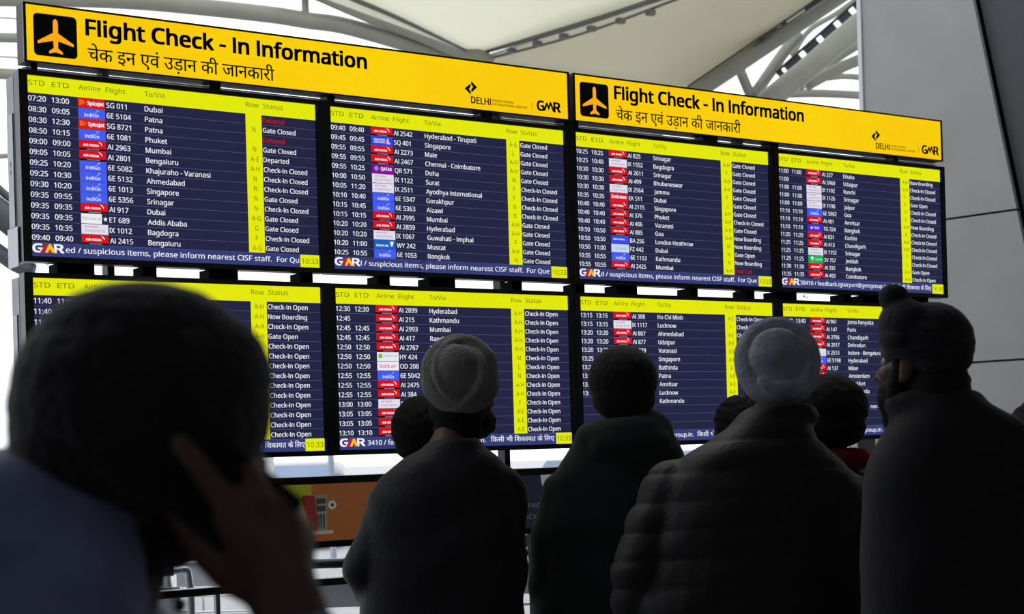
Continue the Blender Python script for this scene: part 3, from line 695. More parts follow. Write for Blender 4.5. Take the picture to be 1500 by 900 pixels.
# ================================================================== PEOPLE
SKIN = mat('brown_skin', (84, 56, 45), .55, noise=.08, nscale=20); HAIR = mat('black_hair', (17, 16, 18), .75, spec=.2, bump=.6, bscale=260)
EYE = mat('eye_white', (150, 140, 132), .2); IRIS = mat('iris', (30, 20, 16), .2)
TRO = mat('dark_trousers', (32, 32, 38), .85, noise=.2, nscale=30); SHOE = mat('black_shoes', (20, 19, 20), .4)
def cloth(name, rgb, sheen=.0, rough=.85, bump=.25): return mat(name, rgb, rough, spec=.25, noise=.16, nscale=16, bump=bump, bscale=90, sheen=sheen)
class Prims:
    def __init__(s): s.mb = MB()
    def E(s, c, r, R=None, seg=20):
        bm = bmesh.new(); bmesh.ops.create_uvsphere(bm, u_segments=seg, v_segments=seg // 2 + 2, radius=1)
        for v in bm.verts:
            p = Vector((v.co.x * r[0], v.co.y * r[1], v.co.z * r[2]))
            if R: p = R @ p
            v.co = p + Vector(c)
        s.mb.bm(bm, SKIN); return s
    def C(s, p0, p1, r0, r1, seg=14):
        p0, p1 = Vector(p0), Vector(p1); d = (p1 - p0)
        if d.length < 1e-5: return s.E(p0, (r0,) * 3)
        d.normalize(); pts = []; rr = []
        for k in range(5):
            a = math.pi / 2 * (1 - k / 4); pts.append(p0 - d * (r0 * math.sin(a) + 1e-5)); rr.append(max(r0 * math.cos(a), 1e-4))
        for k in range(5):
            a = math.pi / 2 * k / 4; pts.append(p1 + d * (r1 * math.sin(a) + 1e-5)); rr.append(max(r1 * math.cos(a), 1e-4))
        s.mb.tube(pts, rr, SKIN, seg); return s
    def chain(s, pts, rr):
        for i in range(len(pts) - 1): s.C(pts[i], pts[i + 1], rr[i], rr[i + 1])
        return s
    def L(s, sec, seg=28, n=2.5):
        """closed loft of superellipses: (z, cx, cy, half width, half depth)"""
        vs = []; fs = []
        sec = [(sec[0][0] - .001, sec[0][1], sec[0][2], sec[0][3] * .5, sec[0][4] * .5)] + list(sec) + [(sec[-1][0] + .001, sec[-1][1], sec[-1][2], sec[-1][3] * .5, sec[-1][4] * .5)]
        for z, cx, cy, a, b in sec:
            for k in range(seg):
                q = 2 * math.pi * k / seg; c_, s_ = math.cos(q), math.sin(q)
                vs.append((cx + a * math.copysign(abs(c_) ** (2 / n), c_), cy + b * math.copysign(abs(s_) ** (2 / n), s_), z))
        m_ = len(sec)
        up = sec[-1][0] > sec[0][0]
        for i in range(m_ - 1):
            for k in range(seg):
                f = (i * seg + k, i * seg + (k + 1) % seg, (i + 1) * seg + (k + 1) % seg, (i + 1) * seg + k); fs.append(f if up else f[::-1])
        fs += [tuple(range(seg))[::-1] if up else tuple(range(seg)), tuple((m_ - 1) * seg + k for k in range(seg)) if up else tuple((m_ - 1) * seg + k for k in range(seg))[::-1]]
        s.mb.add(vs, fs, SKIN); return s
    def T(s, c, R, ra, rb, rm, seg=40, a0=0, a1=360, taper=0):
        """rolled band of cloth: elliptical ring in the plane of R's x and z"""
        pts = []; rr = []; n = seg; R = R or Matrix.Identity(3); closed = (a1 - a0 == 360)
        for k in range(n + 1):
            a = math.radians(a0 + (a1 - a0) * k / n); pts.append(Vector(c) + R @ Vector((ra * math.cos(a), 0, rb * math.sin(a))))
            rr.append(rm * (1 if closed else max(.15, math.sin(math.pi * k / n) ** .5)))
        for i in range(n): s.C(pts[i], pts[i + 1], rr[i], rr[i + 1], 10) if not closed or i % 1 == 0 else None
        return s
def skin(name, pr, vox, mt, parent, it=3, disp=None, fac=.5):
    me = bpy.data.meshes.new('tmp'); me.from_pydata(pr.mb.v, [], pr.mb.f); me.update()
    o = bpy.data.objects.new('tmp', me); COL.objects.link(o)
    r = o.modifiers.new('r', 'REMESH'); r.mode = 'VOXEL'; r.voxel_size = vox; r.adaptivity = 0
    if it: s = o.modifiers.new('s', 'SMOOTH'); s.iterations = it; s.factor = fac
    dg = bpy.context.evaluated_depsgraph_get(); dg.update()
    m2 = bpy.data.meshes.new_from_object(o.evaluated_get(dg)); bpy.data.objects.remove(o); bpy.data.meshes.remove(me)
    if disp:
        n = len(m2.vertices); co = np.empty(n * 3, 'f'); no = np.empty(n * 3, 'f')
        m2.vertices.foreach_get('co', co); m2.vertex_normals.foreach_get('vector', no)
        co = co.reshape(-1, 3); no = no.reshape(-1, 3); co += no * disp(co, no)[:, None]; m2.vertices.foreach_set('co', co.ravel())
    m2.materials.clear(); m2.materials.append(mt); m2.polygons.foreach_set('use_smooth', [True] * len(m2.polygons)); m2.update()
    m2.name = name; return link(name, m2, parent)
def folds(amp, k=1.0, seed=0):
    """soft cloth creases running mostly across the body"""
    rs = np.random.RandomState(seed); W = [(rs.uniform(-9, 9) * k, rs.uniform(-9, 9) * k, rs.uniform(18, 46) * k, rs.uniform(0, 6.3), rs.uniform(.5, 1)) for _ in range(5)]
    def f(c, n):
        o = 0
        for a, b, d, p, w_ in W:
            q = np.sin(c[:, 0] * a + c[:, 1] * b + c[:, 2] * d + p + 1.6 * np.sin(c[:, 0] * 11 * k + p)); o = o + w_ * np.sign(q) * np.abs(q) ** 1.5
        return o * amp / 3
    return f
def Rot(yaw=0, pitch=0, roll=0):                     # degrees; yaw + turns the face to the left, pitch + looks up
    return Euler((math.radians(pitch), math.radians(roll), math.radians(yaw)), 'XYZ').to_matrix() if False else \
        Matrix.Rotation(math.radians(yaw), 3, 'Z') @ Matrix.Rotation(math.radians(roll), 3, 'Y') @ Matrix.Rotation(math.radians(pitch), 3, 'X')
def head_prims(p, c, R, s=1.0):
    c = Vector(c); h = lambda x, y, z: c + R @ Vector((x * s, y * s, z * s))
    E = lambda q, r, RR=None: p.E(h(*q), [k * s for k in r], R @ RR if RR else R)
    E((0, -.014, .028), (.076, .097, .088)); E((0, .030, -.040), (.062, .064, .078)); E((0, .058, -.094), (.034, .030, .024))
    E((0, .02, -.07), (.056, .05, .045)); E((0, .070, .045), (.058, .028, .045))
    p.C(h(0, .094, -.002), h(0, .118, -.040), .008 * s, .012 * s); E((-.012, .104, -.045), (.009, .010, .008)); E((.012, .104, -.045), (.009, .010, .008))
    p.C(h(-.038, .083, .018), h(.038, .083, .018), .011 * s, .011 * s)
    for q in (-1, 1):
        E((q * .044, .064, -.028), (.021, .024, .020)); RR = Matrix.Rotation(q * math.radians(-22), 3, 'Z')
        E((q * .081, -.006, -.012), (.008, .019, .031), RR); E((q * .079, .004, -.036), (.007, .011, .014), RR)
    E((0, .097, -.066), (.023, .011, .0065)); E((0, .095, -.077), (.021, .011, .007))
def eyes(par, c, R, s=1.0):
    c = Vector(c)
    for q in (-1, 1):
        m_ = MB(); bm = bmesh.new(); bmesh.ops.create_uvsphere(bm, u_segments=14, v_segments=10, radius=.0125 * s)
        for v in bm.verts: v.co += c + R @ Vector((q * .031 * s, .0795 * s, -.002 * s))
        m_.bm(bm, EYE); e = m_.build('eye', par, smooth=True)
        m_ = MB(); bm = bmesh.new(); bmesh.ops.create_uvsphere(bm, u_segments=10, v_segments=8, radius=.0062 * s)
        for v in bm.verts: v.co += c + R @ Vector((q * .031 * s, .0875 * s, -.002 * s))
        m_.bm(bm, IRIS); m_.build('iris', e, smooth=True)
def hand_prims(p, W, f, n, t, curl=.5, s=1.0):
    """W wrist, f towards the fingers, n palm normal, t towards the thumb"""
    W, f, n, t = Vector(W), Vector(f).normalized(), Vector(n).normalized(), Vector(t).normalized()
    ln = [.078, .086, .080, .062]
    for k in range(4):
        b = W + (f * .088 + t * (.030 - .020 * k)) * s; p.C(W + t * (.012 - .008 * k) * s, b, .015 * s, .0115 * s)
        q = b; a = curl * .5
        for j, fr in enumerate((.45, .32, .23)):
            d = f * math.cos(a) + n * math.sin(a); q2 = q + d * ln[k] * fr * s; r = (.0092 - .0011 * j - (.001 if k == 3 else 0)) * s
            p.C(q, q2, r, r * .92); q = q2; a += curl
    b = W + (t * .022 + f * .022) * s; p.C(b, b + (t * .7 + f * .6 + n * .25) * .042 * s, .0135 * s, .0115 * s)
    b2 = b + (t * .7 + f * .6 + n * .25) * .042 * s; b3 = b2 + (f * .9 + t * .25 + n * .3) * .032 * s; p.C(b2, b3, .011 * s, .0095 * s); p.C(b3, b3 + (f * .95 + n * .3) * .026 * s, .0095 * s, .008 * s)
class Person:
    def __init__(s, label, px, d, group=None):
        g = at(px, 650, d); s.o = Vector((g.x, g.y, 0)); s.d = d
        s.T = thing('person', label, 'person', s.o, group); s.T.rotation_euler = (0, 0, -YAW)
    def p(s, px, py, dd=0.0):                        # pixel at the figure's distance + dd -> the figure's own frame
        q = at(px, py, s.d + dd) - s.o; return Vector((q.dot(RI), q.dot(FW), q.z))
    def sec(s, rows, cy=0):
        out = []
        for py, xl, xr, hd in rows:
            a, b = s.p(xl, py), s.p(xr, py); out.append(((a.z + b.z) / 2, (a.x + b.x) / 2, cy, (b.x - a.x) / 2, hd))
        return out
def figure(P_, head, R, hs, sh, jac, jrows, arms, collar=None, jdisp=None, vox=.009, jname='jacket', nr=.056, trousers=TRO, hands=None, hem=.78, tw=.17, lean=0, sleeve=(.068, .060, .048), jn=2.4):
    """head: centre, sh: (z, half width, cx) of the shoulders, arms: [(shoulder, elbow, wrist)] * 2"""
    T = P_.T; H = Vector(head); zs, sw, cx = sh; b = Prims(); head_prims(b, H, R, hs)
    nb = Vector((cx, 0, zs + .01)); b.C(H + R @ Vector((0, -.022, -.055)) * hs, nb, nr * hs, nr * 1.1 * hs)
    b.L([(.86, cx * .6, 0, .15, .10), (1.0, cx * .7, 0, .14, .095), (1.15, cx * .8, 0, .14, .10), (zs - .12, cx, 0, .16, .11), (zs - .04, cx, 0, sw * .8, .085), (zs + .01, cx, 0, .07, .06)])
    for q in (-1, 1):
        b.chain([(q * .085 + cx * .6, 0, .90), (q * .095 + cx * .5, .01, .50), (q * .10 + cx * .4, -.01, .09)], [.078, .055, .038])
        b.C((q * .10 + cx * .4, -.03, .045), (q * .11 + cx * .4, .12, .035), .035, .03)
    for k, (a, e, w_) in enumerate(arms):
        a, e, w_ = Vector(a), Vector(e), Vector(w_); b.chain([a, e, w_], [.045, .038, .027])
        if hands and hands[k]: hands[k](b)
        else:
            q = -1 if k == 0 else 1; f = (w_ - e).normalized() if (w_ - e).length > .01 else Vector((0, 0, -1)); f = (f + Vector((0, 0, -.8))).normalized()
            n = Vector((-q, 0, 0)); n = (n - f * n.dot(f)).normalized(); t = f.cross(n) * (1 if (f.cross(n)).y > 0 else -1); hand_prims(b, w_, f, n, t, .45)
    skin('body', b, min(vox, .007), SKIN, T, 1)
    eyes(T, H, R, hs)
    j = Prims(); j.L(jrows, n=jn)
    for a, e, w_ in arms:
        a, e, w_ = Vector(a), Vector(e), Vector(w_); wc = e.lerp(w_, .93); j.chain([a, e, wc], sleeve)
    if collar: collar(j)
    skin(jname, j, vox, jac, T, 12, jdisp, .6)
    t = Prims(); t.L([(.80, cx * .6, 0, tw, .115), (.92, cx * .65, 0, tw - .005, .11), (1.0, cx * .7, 0, tw - .02, .10)])
    for q in (-1, 1): t.chain([(q * .085 + cx * .6, 0, .86), (q * .095 + cx * .5, .01, .50), (q * .10 + cx * .4, -.01, .10)], [.092, .075, .062])
    skin('trousers', t, .014, trousers, T, 2)
    for q in (-1, 1):
        s_ = Prims(); s_.C((q * .10 + cx * .4, -.045, .045), (q * .115 + cx * .4, .15, .040), .044, .038); s_.C((q * .10 + cx * .4, -.03, .05), (q * .10 + cx * .4, -.02, .12), .045, .045)
        s_.mb.v = [(x, y, max(z, .0)) for x, y, z in s_.mb.v]; o = skin('shoe', s_, .010, SHOE, T, 1); zmin = min(v.co.z for v in o.data.vertices); o.location.z = -zmin
    return T
def arm3(P_, q, s, e, w_): return (P_.p(*s), P_.p(*e), P_.p(*w_))

# --- man in the pale turban, second lower screen
A = Person('man in white turban, spectacles and black jacket, standing before the second lower screen', 648, 4.8)
h = A.p(678, 586, .075); R = Rot(-28, 14)
def col(j): j.T(A.p(664, 655) , Matrix.Rotation(math.radians(90), 3, 'X'), .068, .070, .020)
rows = A.sec([(1010, 515, 775, .15), (960, 520, 772, .15), (900, 526, 770, .145), (830, 530, 768, .145), (770, 532, 766, .14), (720, 541, 762, .13), (693, 556, 745, .115), (672, 590, 728, .10), (655, 622, 708, .085), (642, 632, 704, .075)])
ar = [(A.p(577, 732), A.p(531, 838, -.03), A.p(565, 905, .17)), (A.p(738, 716), A.p(743, 850, 0), A.p(735, 950, .12))]
figure(A, h, R, 1.0, (A.p(650, 680).z, .20, 0), cloth('black_nylon', (17, 17, 21), .1, .6), rows, ar, col, folds(.007, 1, 3))
WT = cloth('white_turban_cloth', (108, 106, 103), .3, .95, .5)
t = Prims(); c = A.p(673, 546, .0)
t.E(c + Vector((0, .03, .0)), (.098, .092, .100)); t.E(c + Vector((-.008, -.036, .004)), (.072, .046, .078), Matrix.Rotation(math.radians(12), 3, 'Y'))
for dx, dy, dz, ra, rb, rm, yw, rl in ((0, 0, 0, .088, .090, .027, -4, 0), (.010, -.014, .004, .080, .088, .014, 22, 6), (.020, -.004, .004, .076, .088, .013, 32, 10), (.026, .010, .002, .074, .086, .013, 42, 12), (-.010, -.006, -.014, .086, .084, .018, -26, -14), (0, .01, -.028, .092, .074, .024, 0, 10)):
    t.T(c + Vector((dx, dy - .012, dz)), Rot(yw, -12) @ Matrix.Rotation(math.radians(rl), 3, 'Y'), ra, rb, rm)
t.T(c + Vector((-.02, -.048, .0)), Rot(-20, -10), .068, .080, .012, a0=110, a1=260)
skin('turban', t, .0042, WT, A.T, 1, folds(.0018, 2.2, 5))
g = Prims(); g.C(h + R @ Vector((.082, .02, .005)), h + R @ Vector((.066, .10, .006)), .0035, .0035)
for q in (-1, 1): g.T(h + R @ Vector((q * .034, .105, 0)), R, .024, .018, .0032, 16)
g.C(h + R @ Vector((-.082, .02, .005)), h + R @ Vector((-.066, .10, .006)), .0035, .0035); g.C(h + R @ Vector((-.01, .107, .004)), h + R @ Vector((.01, .107, .004)), .003, .003)
sp = skin('spectacles', g, .0024, BLACK, A.T, 0)
for q in (-1, 1):
    cc = h + R @ Vector((q * .034, .105, 0)); vs = [cc + R @ Vector((.022 * math.cos(k * .449), 0, .016 * math.sin(k * .449))) for k in range(14)]
    MB().add(vs, [tuple(range(14))], mat('spectacle_lens', (210, 225, 240), .02, trans=.9)).build('lens', sp)
b_ = Prims(); b_.E(h + R @ Vector((0, .062, -.085)), (.062, .052, .052), R); b_.E(h + R @ Vector((.0, .03, -.075)), (.070, .045, .045), R); b_.E(h + R @ Vector((0, -.055, -.075)), (.076, .062, .065), R); b_.E(h + R @ Vector((0, -.050, -.02)), (.084, .070, .06), R); skin('beard', b_, .006, HAIR, A.T, 1, folds(.003, 5, 8))

# --- hooded man
B = Person('man in dark cap and grey green hooded parka between the white and grey turbans', 905, 4.95)
h = B.p(912, 566, .02); R = Rot(6, 8)
def hood(j):
    j.T(B.p(915, 640, -.02), Rot(0, 0) @ Matrix.Rotation(math.radians(80), 3, 'X'), .105, .085, .045); j.E(B.p(925, 650, -.10), (.125, .06, .055)); j.E(B.p(945, 632, -.04), (.085, .07, .065))
rows = B.sec([(1020, 772, 1045, .16), (960, 776, 1042, .16), (900, 782, 1040, .155), (840, 787, 1035, .15), (780, 790, 1030, .145), (730, 797, 1022, .135), (700, 806, 1012, .125), (672, 824, 1004, .115), (650, 838, 996, .105), (632, 852, 984, .09), (616, 866, 966, .08)])
ar = [(B.p(822, 725), B.p(800, 850, -.02), B.p(818, 940, .15)), (B.p(1000, 722), B.p(1020, 850, 0), B.p(1010, 950, .12))]
figure(B, h, R, .96, (B.p(905, 675).z, .20, 0), cloth('parka_grey_green', (36, 40, 40), .1, .85), rows, ar, hood, folds(.008, 1, 11), jname='parka')
c = B.p(912, 560); t = Prims(); t.E(c + Vector((0, -.008, .008)), (.106, .112, .104)); t.E(c + Vector((0, -.03, -.05)), (.096, .082, .07))
skin('beanie', t, .006, cloth('black_knit', (20, 20, 23), .1, .95, .6), B.T, 2, folds(.0015, 3, 2))

# --- man in the grey turban
Cc = Person('broad man in light grey turban and quilted black jacket, centre right foreground', 1112, 4.4)
h = Cc.p(1138, 560, .085); R = Rot(4, 22)
def col(j): j.T(Cc.p(1140, 612, .0), Matrix.Rotation(math.radians(78), 3, 'X'), .082, .074, .026)
rows = Cc.sec([(1040, 918, 1312, .20), (980, 916, 1312, .20), (900, 930, 1308, .19), (840, 938, 1304, .185), (780, 946, 1292, .18), (730, 956, 1276, .17), (692, 975, 1246, .155), (665, 1003, 1214, .14), (645, 1034, 1198, .125), (625, 1066, 1186, .11), (606, 1084, 1178, .09)])
ar = [(Cc.p(985, 720), Cc.p(938, 830, -.03), Cc.p(925, 950, .12)), (Cc.p(1240, 738), Cc.p(1278, 860, 0), Cc.p(1270, 960, .15))]
def quilt(c, n):
    z = c[:, 2] + .05 * np.abs(c[:, 0]) ; q = np.abs(np.sin(z * math.pi / .075)); pf = (.006 + .006 * np.clip((np.abs(c[:, 0]) - .2) * 8, 0, 1)) * (q ** .5 - .6)
    return pf + folds(.004, 1.6, 21)(c, n)
figure(Cc, h, R, 1.02, (Cc.p(1120, 650).z, .23, .01), cloth('black_quilted', (22, 21, 23), .06, .55), rows, ar, col, quilt, jname='quilted_jacket', sleeve=(.085, .075, .06), vox=.008, tw=.19)
GT = cloth('grey_turban_cloth', (140, 144, 157), .3, .95, .5)
t = Prims(); c = Cc.p(1138, 529, .03)
t.E(c + Vector((0, .045, .0)), (.104, .10, .110)); t.E(c + Vector((-.004, -.036, .010)), (.076, .043, .076)); t.E(c + Vector((0, .02, -.03)), (.092, .08, .085)); t.E(c + Vector((.006, -.022, -.034)), (.078, .050, .062))
for dx, dy, dz, ra, rb, rm, yw, pt, rl in ((0, -.01, .0, .090, .096, .028, 0, -14, 0), (.004, .02, -.008, .096, .100, .024, 8, -10, 0), (-.004, -.024, -.010, .088, .090, .018, -12, -24, 12)):
    t.T(c + Vector((dx, dy, dz)), Rot(yw, pt) @ Matrix.Rotation(math.radians(rl), 3, 'Y'), ra, rb, rm)
t.T(c + Vector((.010, -.050, -.030)), Rot(16, -22) @ Matrix.Rotation(math.radians(-16), 3, 'Y'), .078, .050, .021, a0=175, a1=350)
t.T(c + Vector((-.004, -.034, -.040)), Rot(-12, -22) @ Matrix.Rotation(math.radians(10), 3, 'Y'), .092, .052, .020, a0=185, a1=365)
skin('turban', t, .0042, GT, Cc.T, 1, folds(.0018, 2.4, 9))
b_ = Prims(); b_.E(h + R @ Vector((0, .062, -.085)), (.064, .052, .052), R); b_.E(h + R @ Vector((0, -.03, -.055)), (.078, .05, .05), R); skin('hair', b_, .007, HAIR, Cc.T, 1, folds(.003, 5, 8))

# --- figure with the red collar behind
Dp = Person('person with thick black hair and red collar, partly hidden right of the grey turban', 1216, 5.15)
h = Dp.p(1214, 610, .02); R = Rot(-10, 10)
def col(j): j.T(Dp.p(1222, 672, -.01), Matrix.Rotation(math.radians(84), 3, 'X'), .085, .080, .028)
rows = Dp.sec([(1040, 1110, 1330, .14), (960, 1112, 1328, .14), (860, 1116, 1322, .135), (780, 1122, 1316, .13), (735, 1135, 1304, .12), (710, 1155, 1284, .10), (692, 1178, 1262, .085)])
ar = [(Dp.p(1140, 745), Dp.p(1125, 860), Dp.p(1135, 950, .1)), (Dp.p(1298, 745), Dp.p(1312, 860), Dp.p(1300, 950, .1))]
figure(Dp, h, R, .95, (Dp.p(1216, 712).z, .18, 0), cloth('dark_coat', (22, 22, 26)), rows, ar, None, folds(.006, 1, 31), jname='coat')
t = Prims(); col(t); t.E(Dp.p(1222, 682), (.10, .09, .035)); skin('red_collar', t, .007, cloth('red_wool', (118, 20, 28)), Dp.T, 2, folds(.003, 2, 4))
t = Prims(); t.E(Dp.p(1213, 598, -.01), (.126, .122, .108)); t.E(Dp.p(1216, 628, -.03), (.112, .10, .07)); skin('hair', t, .006, HAIR, Dp.T, 2, folds(.003, 4, 6))

# --- bearded man in the black turban, right
Ee = Person('bearded man in black turban seen from behind, head turned left, far right', 1400, 3.85)
h = Ee.p(1353, 532, .02); R = Rot(44, 6)
def col(j): j.T(Ee.p(1368, 592, .02), Matrix.Rotation(math.radians(80), 3, 'X') , .094, .078, .026); j.E(Ee.p(1385, 600, 0), (.10, .08, .04))
rows = Ee.sec([(1100, 1262, 1540, .17), (1000, 1258, 1548, .17), (900, 1264, 1552, .165), (820, 1262, 1556, .16), (760, 1262, 1556, .16), (700, 1268, 1550, .15), (665, 1276, 1538, .14), (638, 1288, 1516, .13), (618, 1302, 1488, .12), (600, 1318, 1456, .105), (582, 1330, 1430, .09)])
ar = [(Ee.p(1330, 735), Ee.p(1312, 870, -.02), Ee.p(1300, 980, .1)), (Ee.p(1515, 690), Ee.p(1530, 850), Ee.p(1510, 980, .12))]
figure(Ee, h, R, 1.02, (Ee.p(1400, 640).z, .21, .0), cloth('black_wool_coat', (20, 20, 24), .1), rows, ar, col, folds(.008, .9, 41), jname='coat', sleeve=(.085, .07, .055))
t = Prims(); c = Ee.p(1360, 492, .0)
t.E(c + Vector((.004, 0, -.008)), (.100, .105, .088)); t.E(Ee.p(1325, 478, -.01), (.062, .08, .066)); t.E(Ee.p(1380, 505, 0), (.074, .09, .066)); t.E(Ee.p(1392, 526, -.01), (.050, .075, .042)); t.E(Ee.p(1362, 528, -.02), (.05, .08, .04))
t.E(Ee.p(1309, 437, .0), (.036, .038, .034)); t.E(Ee.p(1316, 500, -.02), (.046, .07, .03), Matrix.Rotation(math.radians(20), 3, 'Y'))
for a, b2 in ((-14, .0), (4, .012), (18, .022)): t.T(c + Vector((0, 0, b2 - .03)), Matrix.Rotation(math.radians(a + 8), 3, 'Y') @ Matrix.Rotation(math.radians(90), 3, 'X'), .092, .098, .016)
skin('turban', t, .0055, cloth('black_turban_cloth', (25, 25, 29), .1, .9, .4), Ee.T, 2, folds(.002, 2.2, 15))
t = Prims(); t.E(h + R @ Vector((0, .060, -.085)), (.060, .050, .062), R); t.E(h + R @ Vector((0, .035, -.07)), (.072, .05, .056), R); t.E(h + R @ Vector((0, .06, -.13)), (.045, .036, .05), R); t.C(h + R @ Vector((.072, .016, -.0)), h + R @ Vector((.066, .03, -.07)), .018, .022); t.C(h + R @ Vector((-.072, .016, -.0)), h + R @ Vector((-.066, .03, -.07)), .018, .022)
t.E(h + R @ Vector((0, -.045, -.05)), (.080, .072, .07), R); t.E(h + R @ Vector((-.0, -.05, -.085)), (.070, .06, .05), R)
skin('beard', t, .006, HAIR, Ee.T, 1, folds(.003, 5, 18))

# --- small figures nearer the screens
def small(label, px, d, top, hpx, hair_r, sw, R, jm, seed, bun=None, hairm=HAIR):
    Q = Person(label, px, d); hz = Q.p(px, top).z - .115; x0 = Q.p(hpx, 650).x
    h = Vector((x0, 0, hz)); zs = hz - .20
    rows = [(z, x0 * .5, 0, w_, dd) for z, w_, dd in ((.78, sw * .95, .12), (1.0, sw * .92, .12), (zs - .22, sw, .12), (zs - .09, sw * .98, .11), (zs - .03, sw * .8, .10), (zs + .02, sw * .45, .075))]
    ar = [((q * (sw - .035) + x0 * .5, 0, zs - .09), (q * (sw + .0) + x0 * .5, -.02, zs - .34), (q * (sw - .02) + x0 * .5, .08, zs - .56)) for q in (-1, 1)]
    figure(Q, h, R, .95, (zs, sw * .85, x0 * .6), jm, rows, ar, None, folds(.006, 1, seed), jname='jacket', sleeve=(.058, .052, .042), vox=.012)
    t = Prims(); t.E(h + Vector((0, -.02, .022)), hair_r); t.E(h + Vector((0, -.045, -.03)), (hair_r[0] * .88, hair_r[1] * .6, .06))
    if bun: t.E(h + Vector(bun[0]), (bun[1],) * 3)
    skin('hair', t, .007, hairm, Q.T, 1, folds(.004, 5, seed)); return Q
small('dark haired person half hidden behind the left shoulder of the white turbaned man', 616, 5.42, 586, 617, (.098, .115, .105), .16, Rot(10, 10), cloth('dark_blue_jacket', (32, 33, 42)), 51)
small('dark haired person showing just the head left of the grey turban', 1076, 6.0, 583, 1080, (.085, .11, .10), .15, Rot(20, 12), cloth('dark_grey_jacket', (34, 34, 38)), 52)
small('dark haired person at the right edge behind the black coat shoulder', 1518, 5.3, 588, 1518, (.092, .11, .10), .17, Rot(30, 5), cloth('dark_jacket', (28, 28, 32)), 53)

# --- large blurred figure in the foreground with the phone
Z = Person('blurred large foreground person in dark beanie and navy jacket, holding phone to ear', 215, 1.35)
h = Z.p(222, 622, .015); R = Rot(-44, 0)
def puff(j):
    j.E(Z.p(20, 800, -.03), (.105, .10, .075)); j.E(Z.p(60, 845, -.06), (.085, .07, .058)); j.E(Z.p(110, 880, -.08), (.060, .06, .055)); j.E(Z.p(20, 940, -.125), (.11, .05, .045)); j.T(Z.p(60, 850, -.06), Rot(10, -30), .125, .10, .022, a0=20, a1=170)
rows = Z.sec([(2400, -190, 380, .17), (1900, -190, 385, .17), (1500, -200, 390, .165), (1200, -200, 380, .16), (1050, -180, 350, .15), (980, -140, 300, .13), (930, -80, 240, .11), (880, -20, 210, .09)])
pj = lambda x, y, dd: Z.p(x, y, dd)
WR = pj(415, 868, -.085); 
ar = [(pj(-130, 1080, .02), pj(-190, 1550, .03), pj(-150, 1950, .10)), (pj(330, 1060, -.02), pj(520, 1330, -.10), pj(428, 905, -.09))]
def hand_r(b):
    ws = pj(420, 890, -.088); b.C(pj(428, 905, -.09), WR, .030, .029)
    kn = [pj(345, 772, -.11), pj(388, 762, -.10), pj(420, 766, -.085), pj(440, 786, -.068)]
    for k in kn: b.C(WR, k, .0235, .0145)
    b.C(kn[0], kn[2], .016, .014); b.C(kn[1], kn[3], .014, .013)
    b.chain([kn[0], pj(320, 722, -.12), pj(288, 680, -.125), pj(262, 646, -.12)], [.0125, .0105, .0095, .0085])
    b.chain([kn[1], pj(378, 722, -.115), pj(370, 694, -.10), pj(366, 684, -.085)], [.012, .0105, .0095, .009])
    b.chain([kn[2], pj(408, 736, -.09), pj(400, 718, -.075), pj(385, 716, -.06)], [.012, .010, .009, .0085])
    b.chain([kn[3], pj(432, 756, -.06), pj(422, 744, -.05), pj(405, 745, -.04)], [.011, .0095, .0085, .008])
    b.chain([WR, pj(350, 838, -.075), pj(300, 800, -.07), pj(270, 760, -.075), pj(252, 720, -.08)], [.022, .022, .017, .013, .0105])
figure(Z, h, R, .91, (pj(100, 985, 0).z, .17, pj(100, 900, 0).x), cloth('navy_padded_jacket', (112, 118, 160), .2, .7), rows, ar, puff, folds(.004, 1.6, 61), jname='padded_jacket', vox=.008, hands=[None, hand_r], sleeve=(.075, .065, .036))
t = Prims(); c = pj(208, 590, 0)
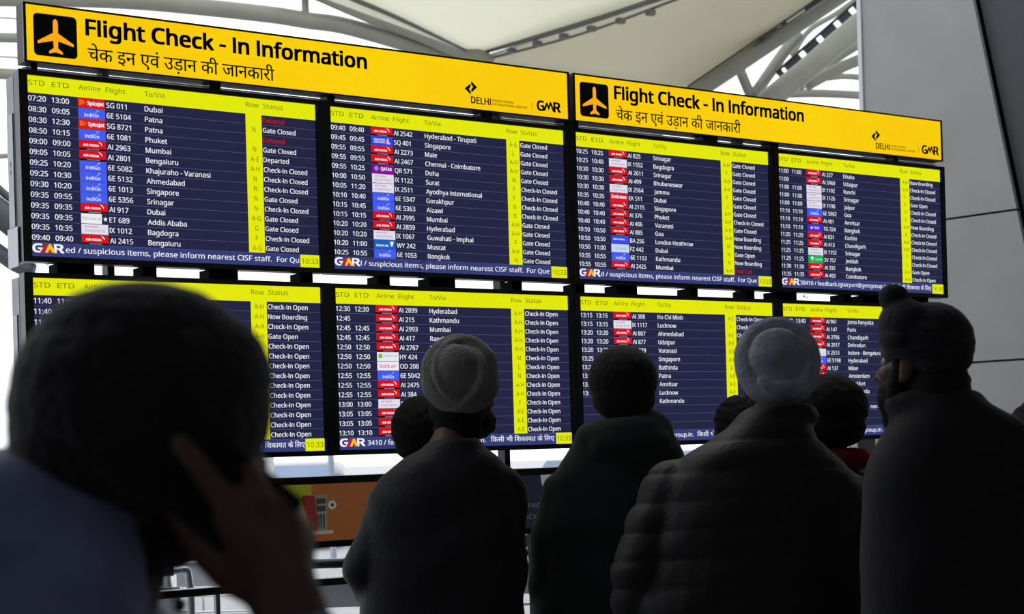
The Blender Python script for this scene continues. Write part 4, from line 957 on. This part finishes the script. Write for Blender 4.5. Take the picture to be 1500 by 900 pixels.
t.E(c, (.1085, .100, .1015)); t.E(pj(150, 650, 0), (.077, .085, .08)); t.E(pj(290, 560, 0), (.062, .075, .062)); t.E(pj(200, 640, 0), (.100, .088, .06)); t.E(pj(345, 590, 0), (.031, .055, .042))
skin('beanie', t, .004, cloth('black_wool_knit', (22, 22, 26), .25, .95, .7), Z.T, 2, folds(.0018, 3, 62))
t = Prims(); t.E(pj(130, 740, .0), (.058, .07, .07)); t.E(pj(230, 760, .02), (.055, .062, .045)); t.E(pj(175, 790, 0), (.05, .06, .045)); t.E(pj(290, 735, .01), (.045, .05, .05)); t.E(pj(110, 700, 0), (.055, .07, .06))
skin('scarf', t, .005, cloth('dark_scarf', (24, 24, 30), .1), Z.T, 2, folds(.003, 2, 63))
cord = [pj(228, 822, -.05), pj(236, 845, -.06), pj(250, 868, -.065), pj(262, 888, -.07)]
MB().tube(spline(cord), .0017, mat('drawstring', (22, 22, 26), .8), 8).build('drawstring', Z.T, smooth=True)
MB().tube([pj(256, 886, -.07), pj(272, 888, -.07)], .006, BLACK, 10).build('cord_toggle', Z.T, smooth=True)
# the phone is held in the hand: a thing of its own
a_, b2 = Z.o + RI * pj(236, 650, -.088).x + FW * pj(236, 650, -.088).y + UP * pj(236, 650, -.088).z, Z.o + RI * pj(356, 748, -.088).x + FW * pj(356, 748, -.088).y + UP * pj(356, 748, -.088).z
ph = thing('mobile_phone', 'black mobile phone held to the ear by the blurred foreground person', 'phone', (a_ + b2) / 2)
zx = (b2 - a_).normalized(); zn = FW - zx * FW.dot(zx); zn.normalize(); zs_ = zx.cross(zn)
ph.rotation_euler = Matrix((zs_, -zn * -1, zx)).transposed().to_euler() if False else Matrix((zn.cross(zx), zn, zx)).transposed().to_euler()
MB().box(-.036, .036, -.004, .004, -.073, .073, mat('phone_shell', (14, 14, 16), .7, spec=.2), .003).build('shell', ph)
MB().box(-.033, .033, .0035, .0046, -.069, .069, mat('phone_glass', (8, 8, 10), .05), .0004).build('display', ph)
MB().box(-.030, -.012, -.0058, -.0035, .045, .066, mat('phone_camera_glass', (30, 30, 34), .1), .001).build('camera_bump', ph)
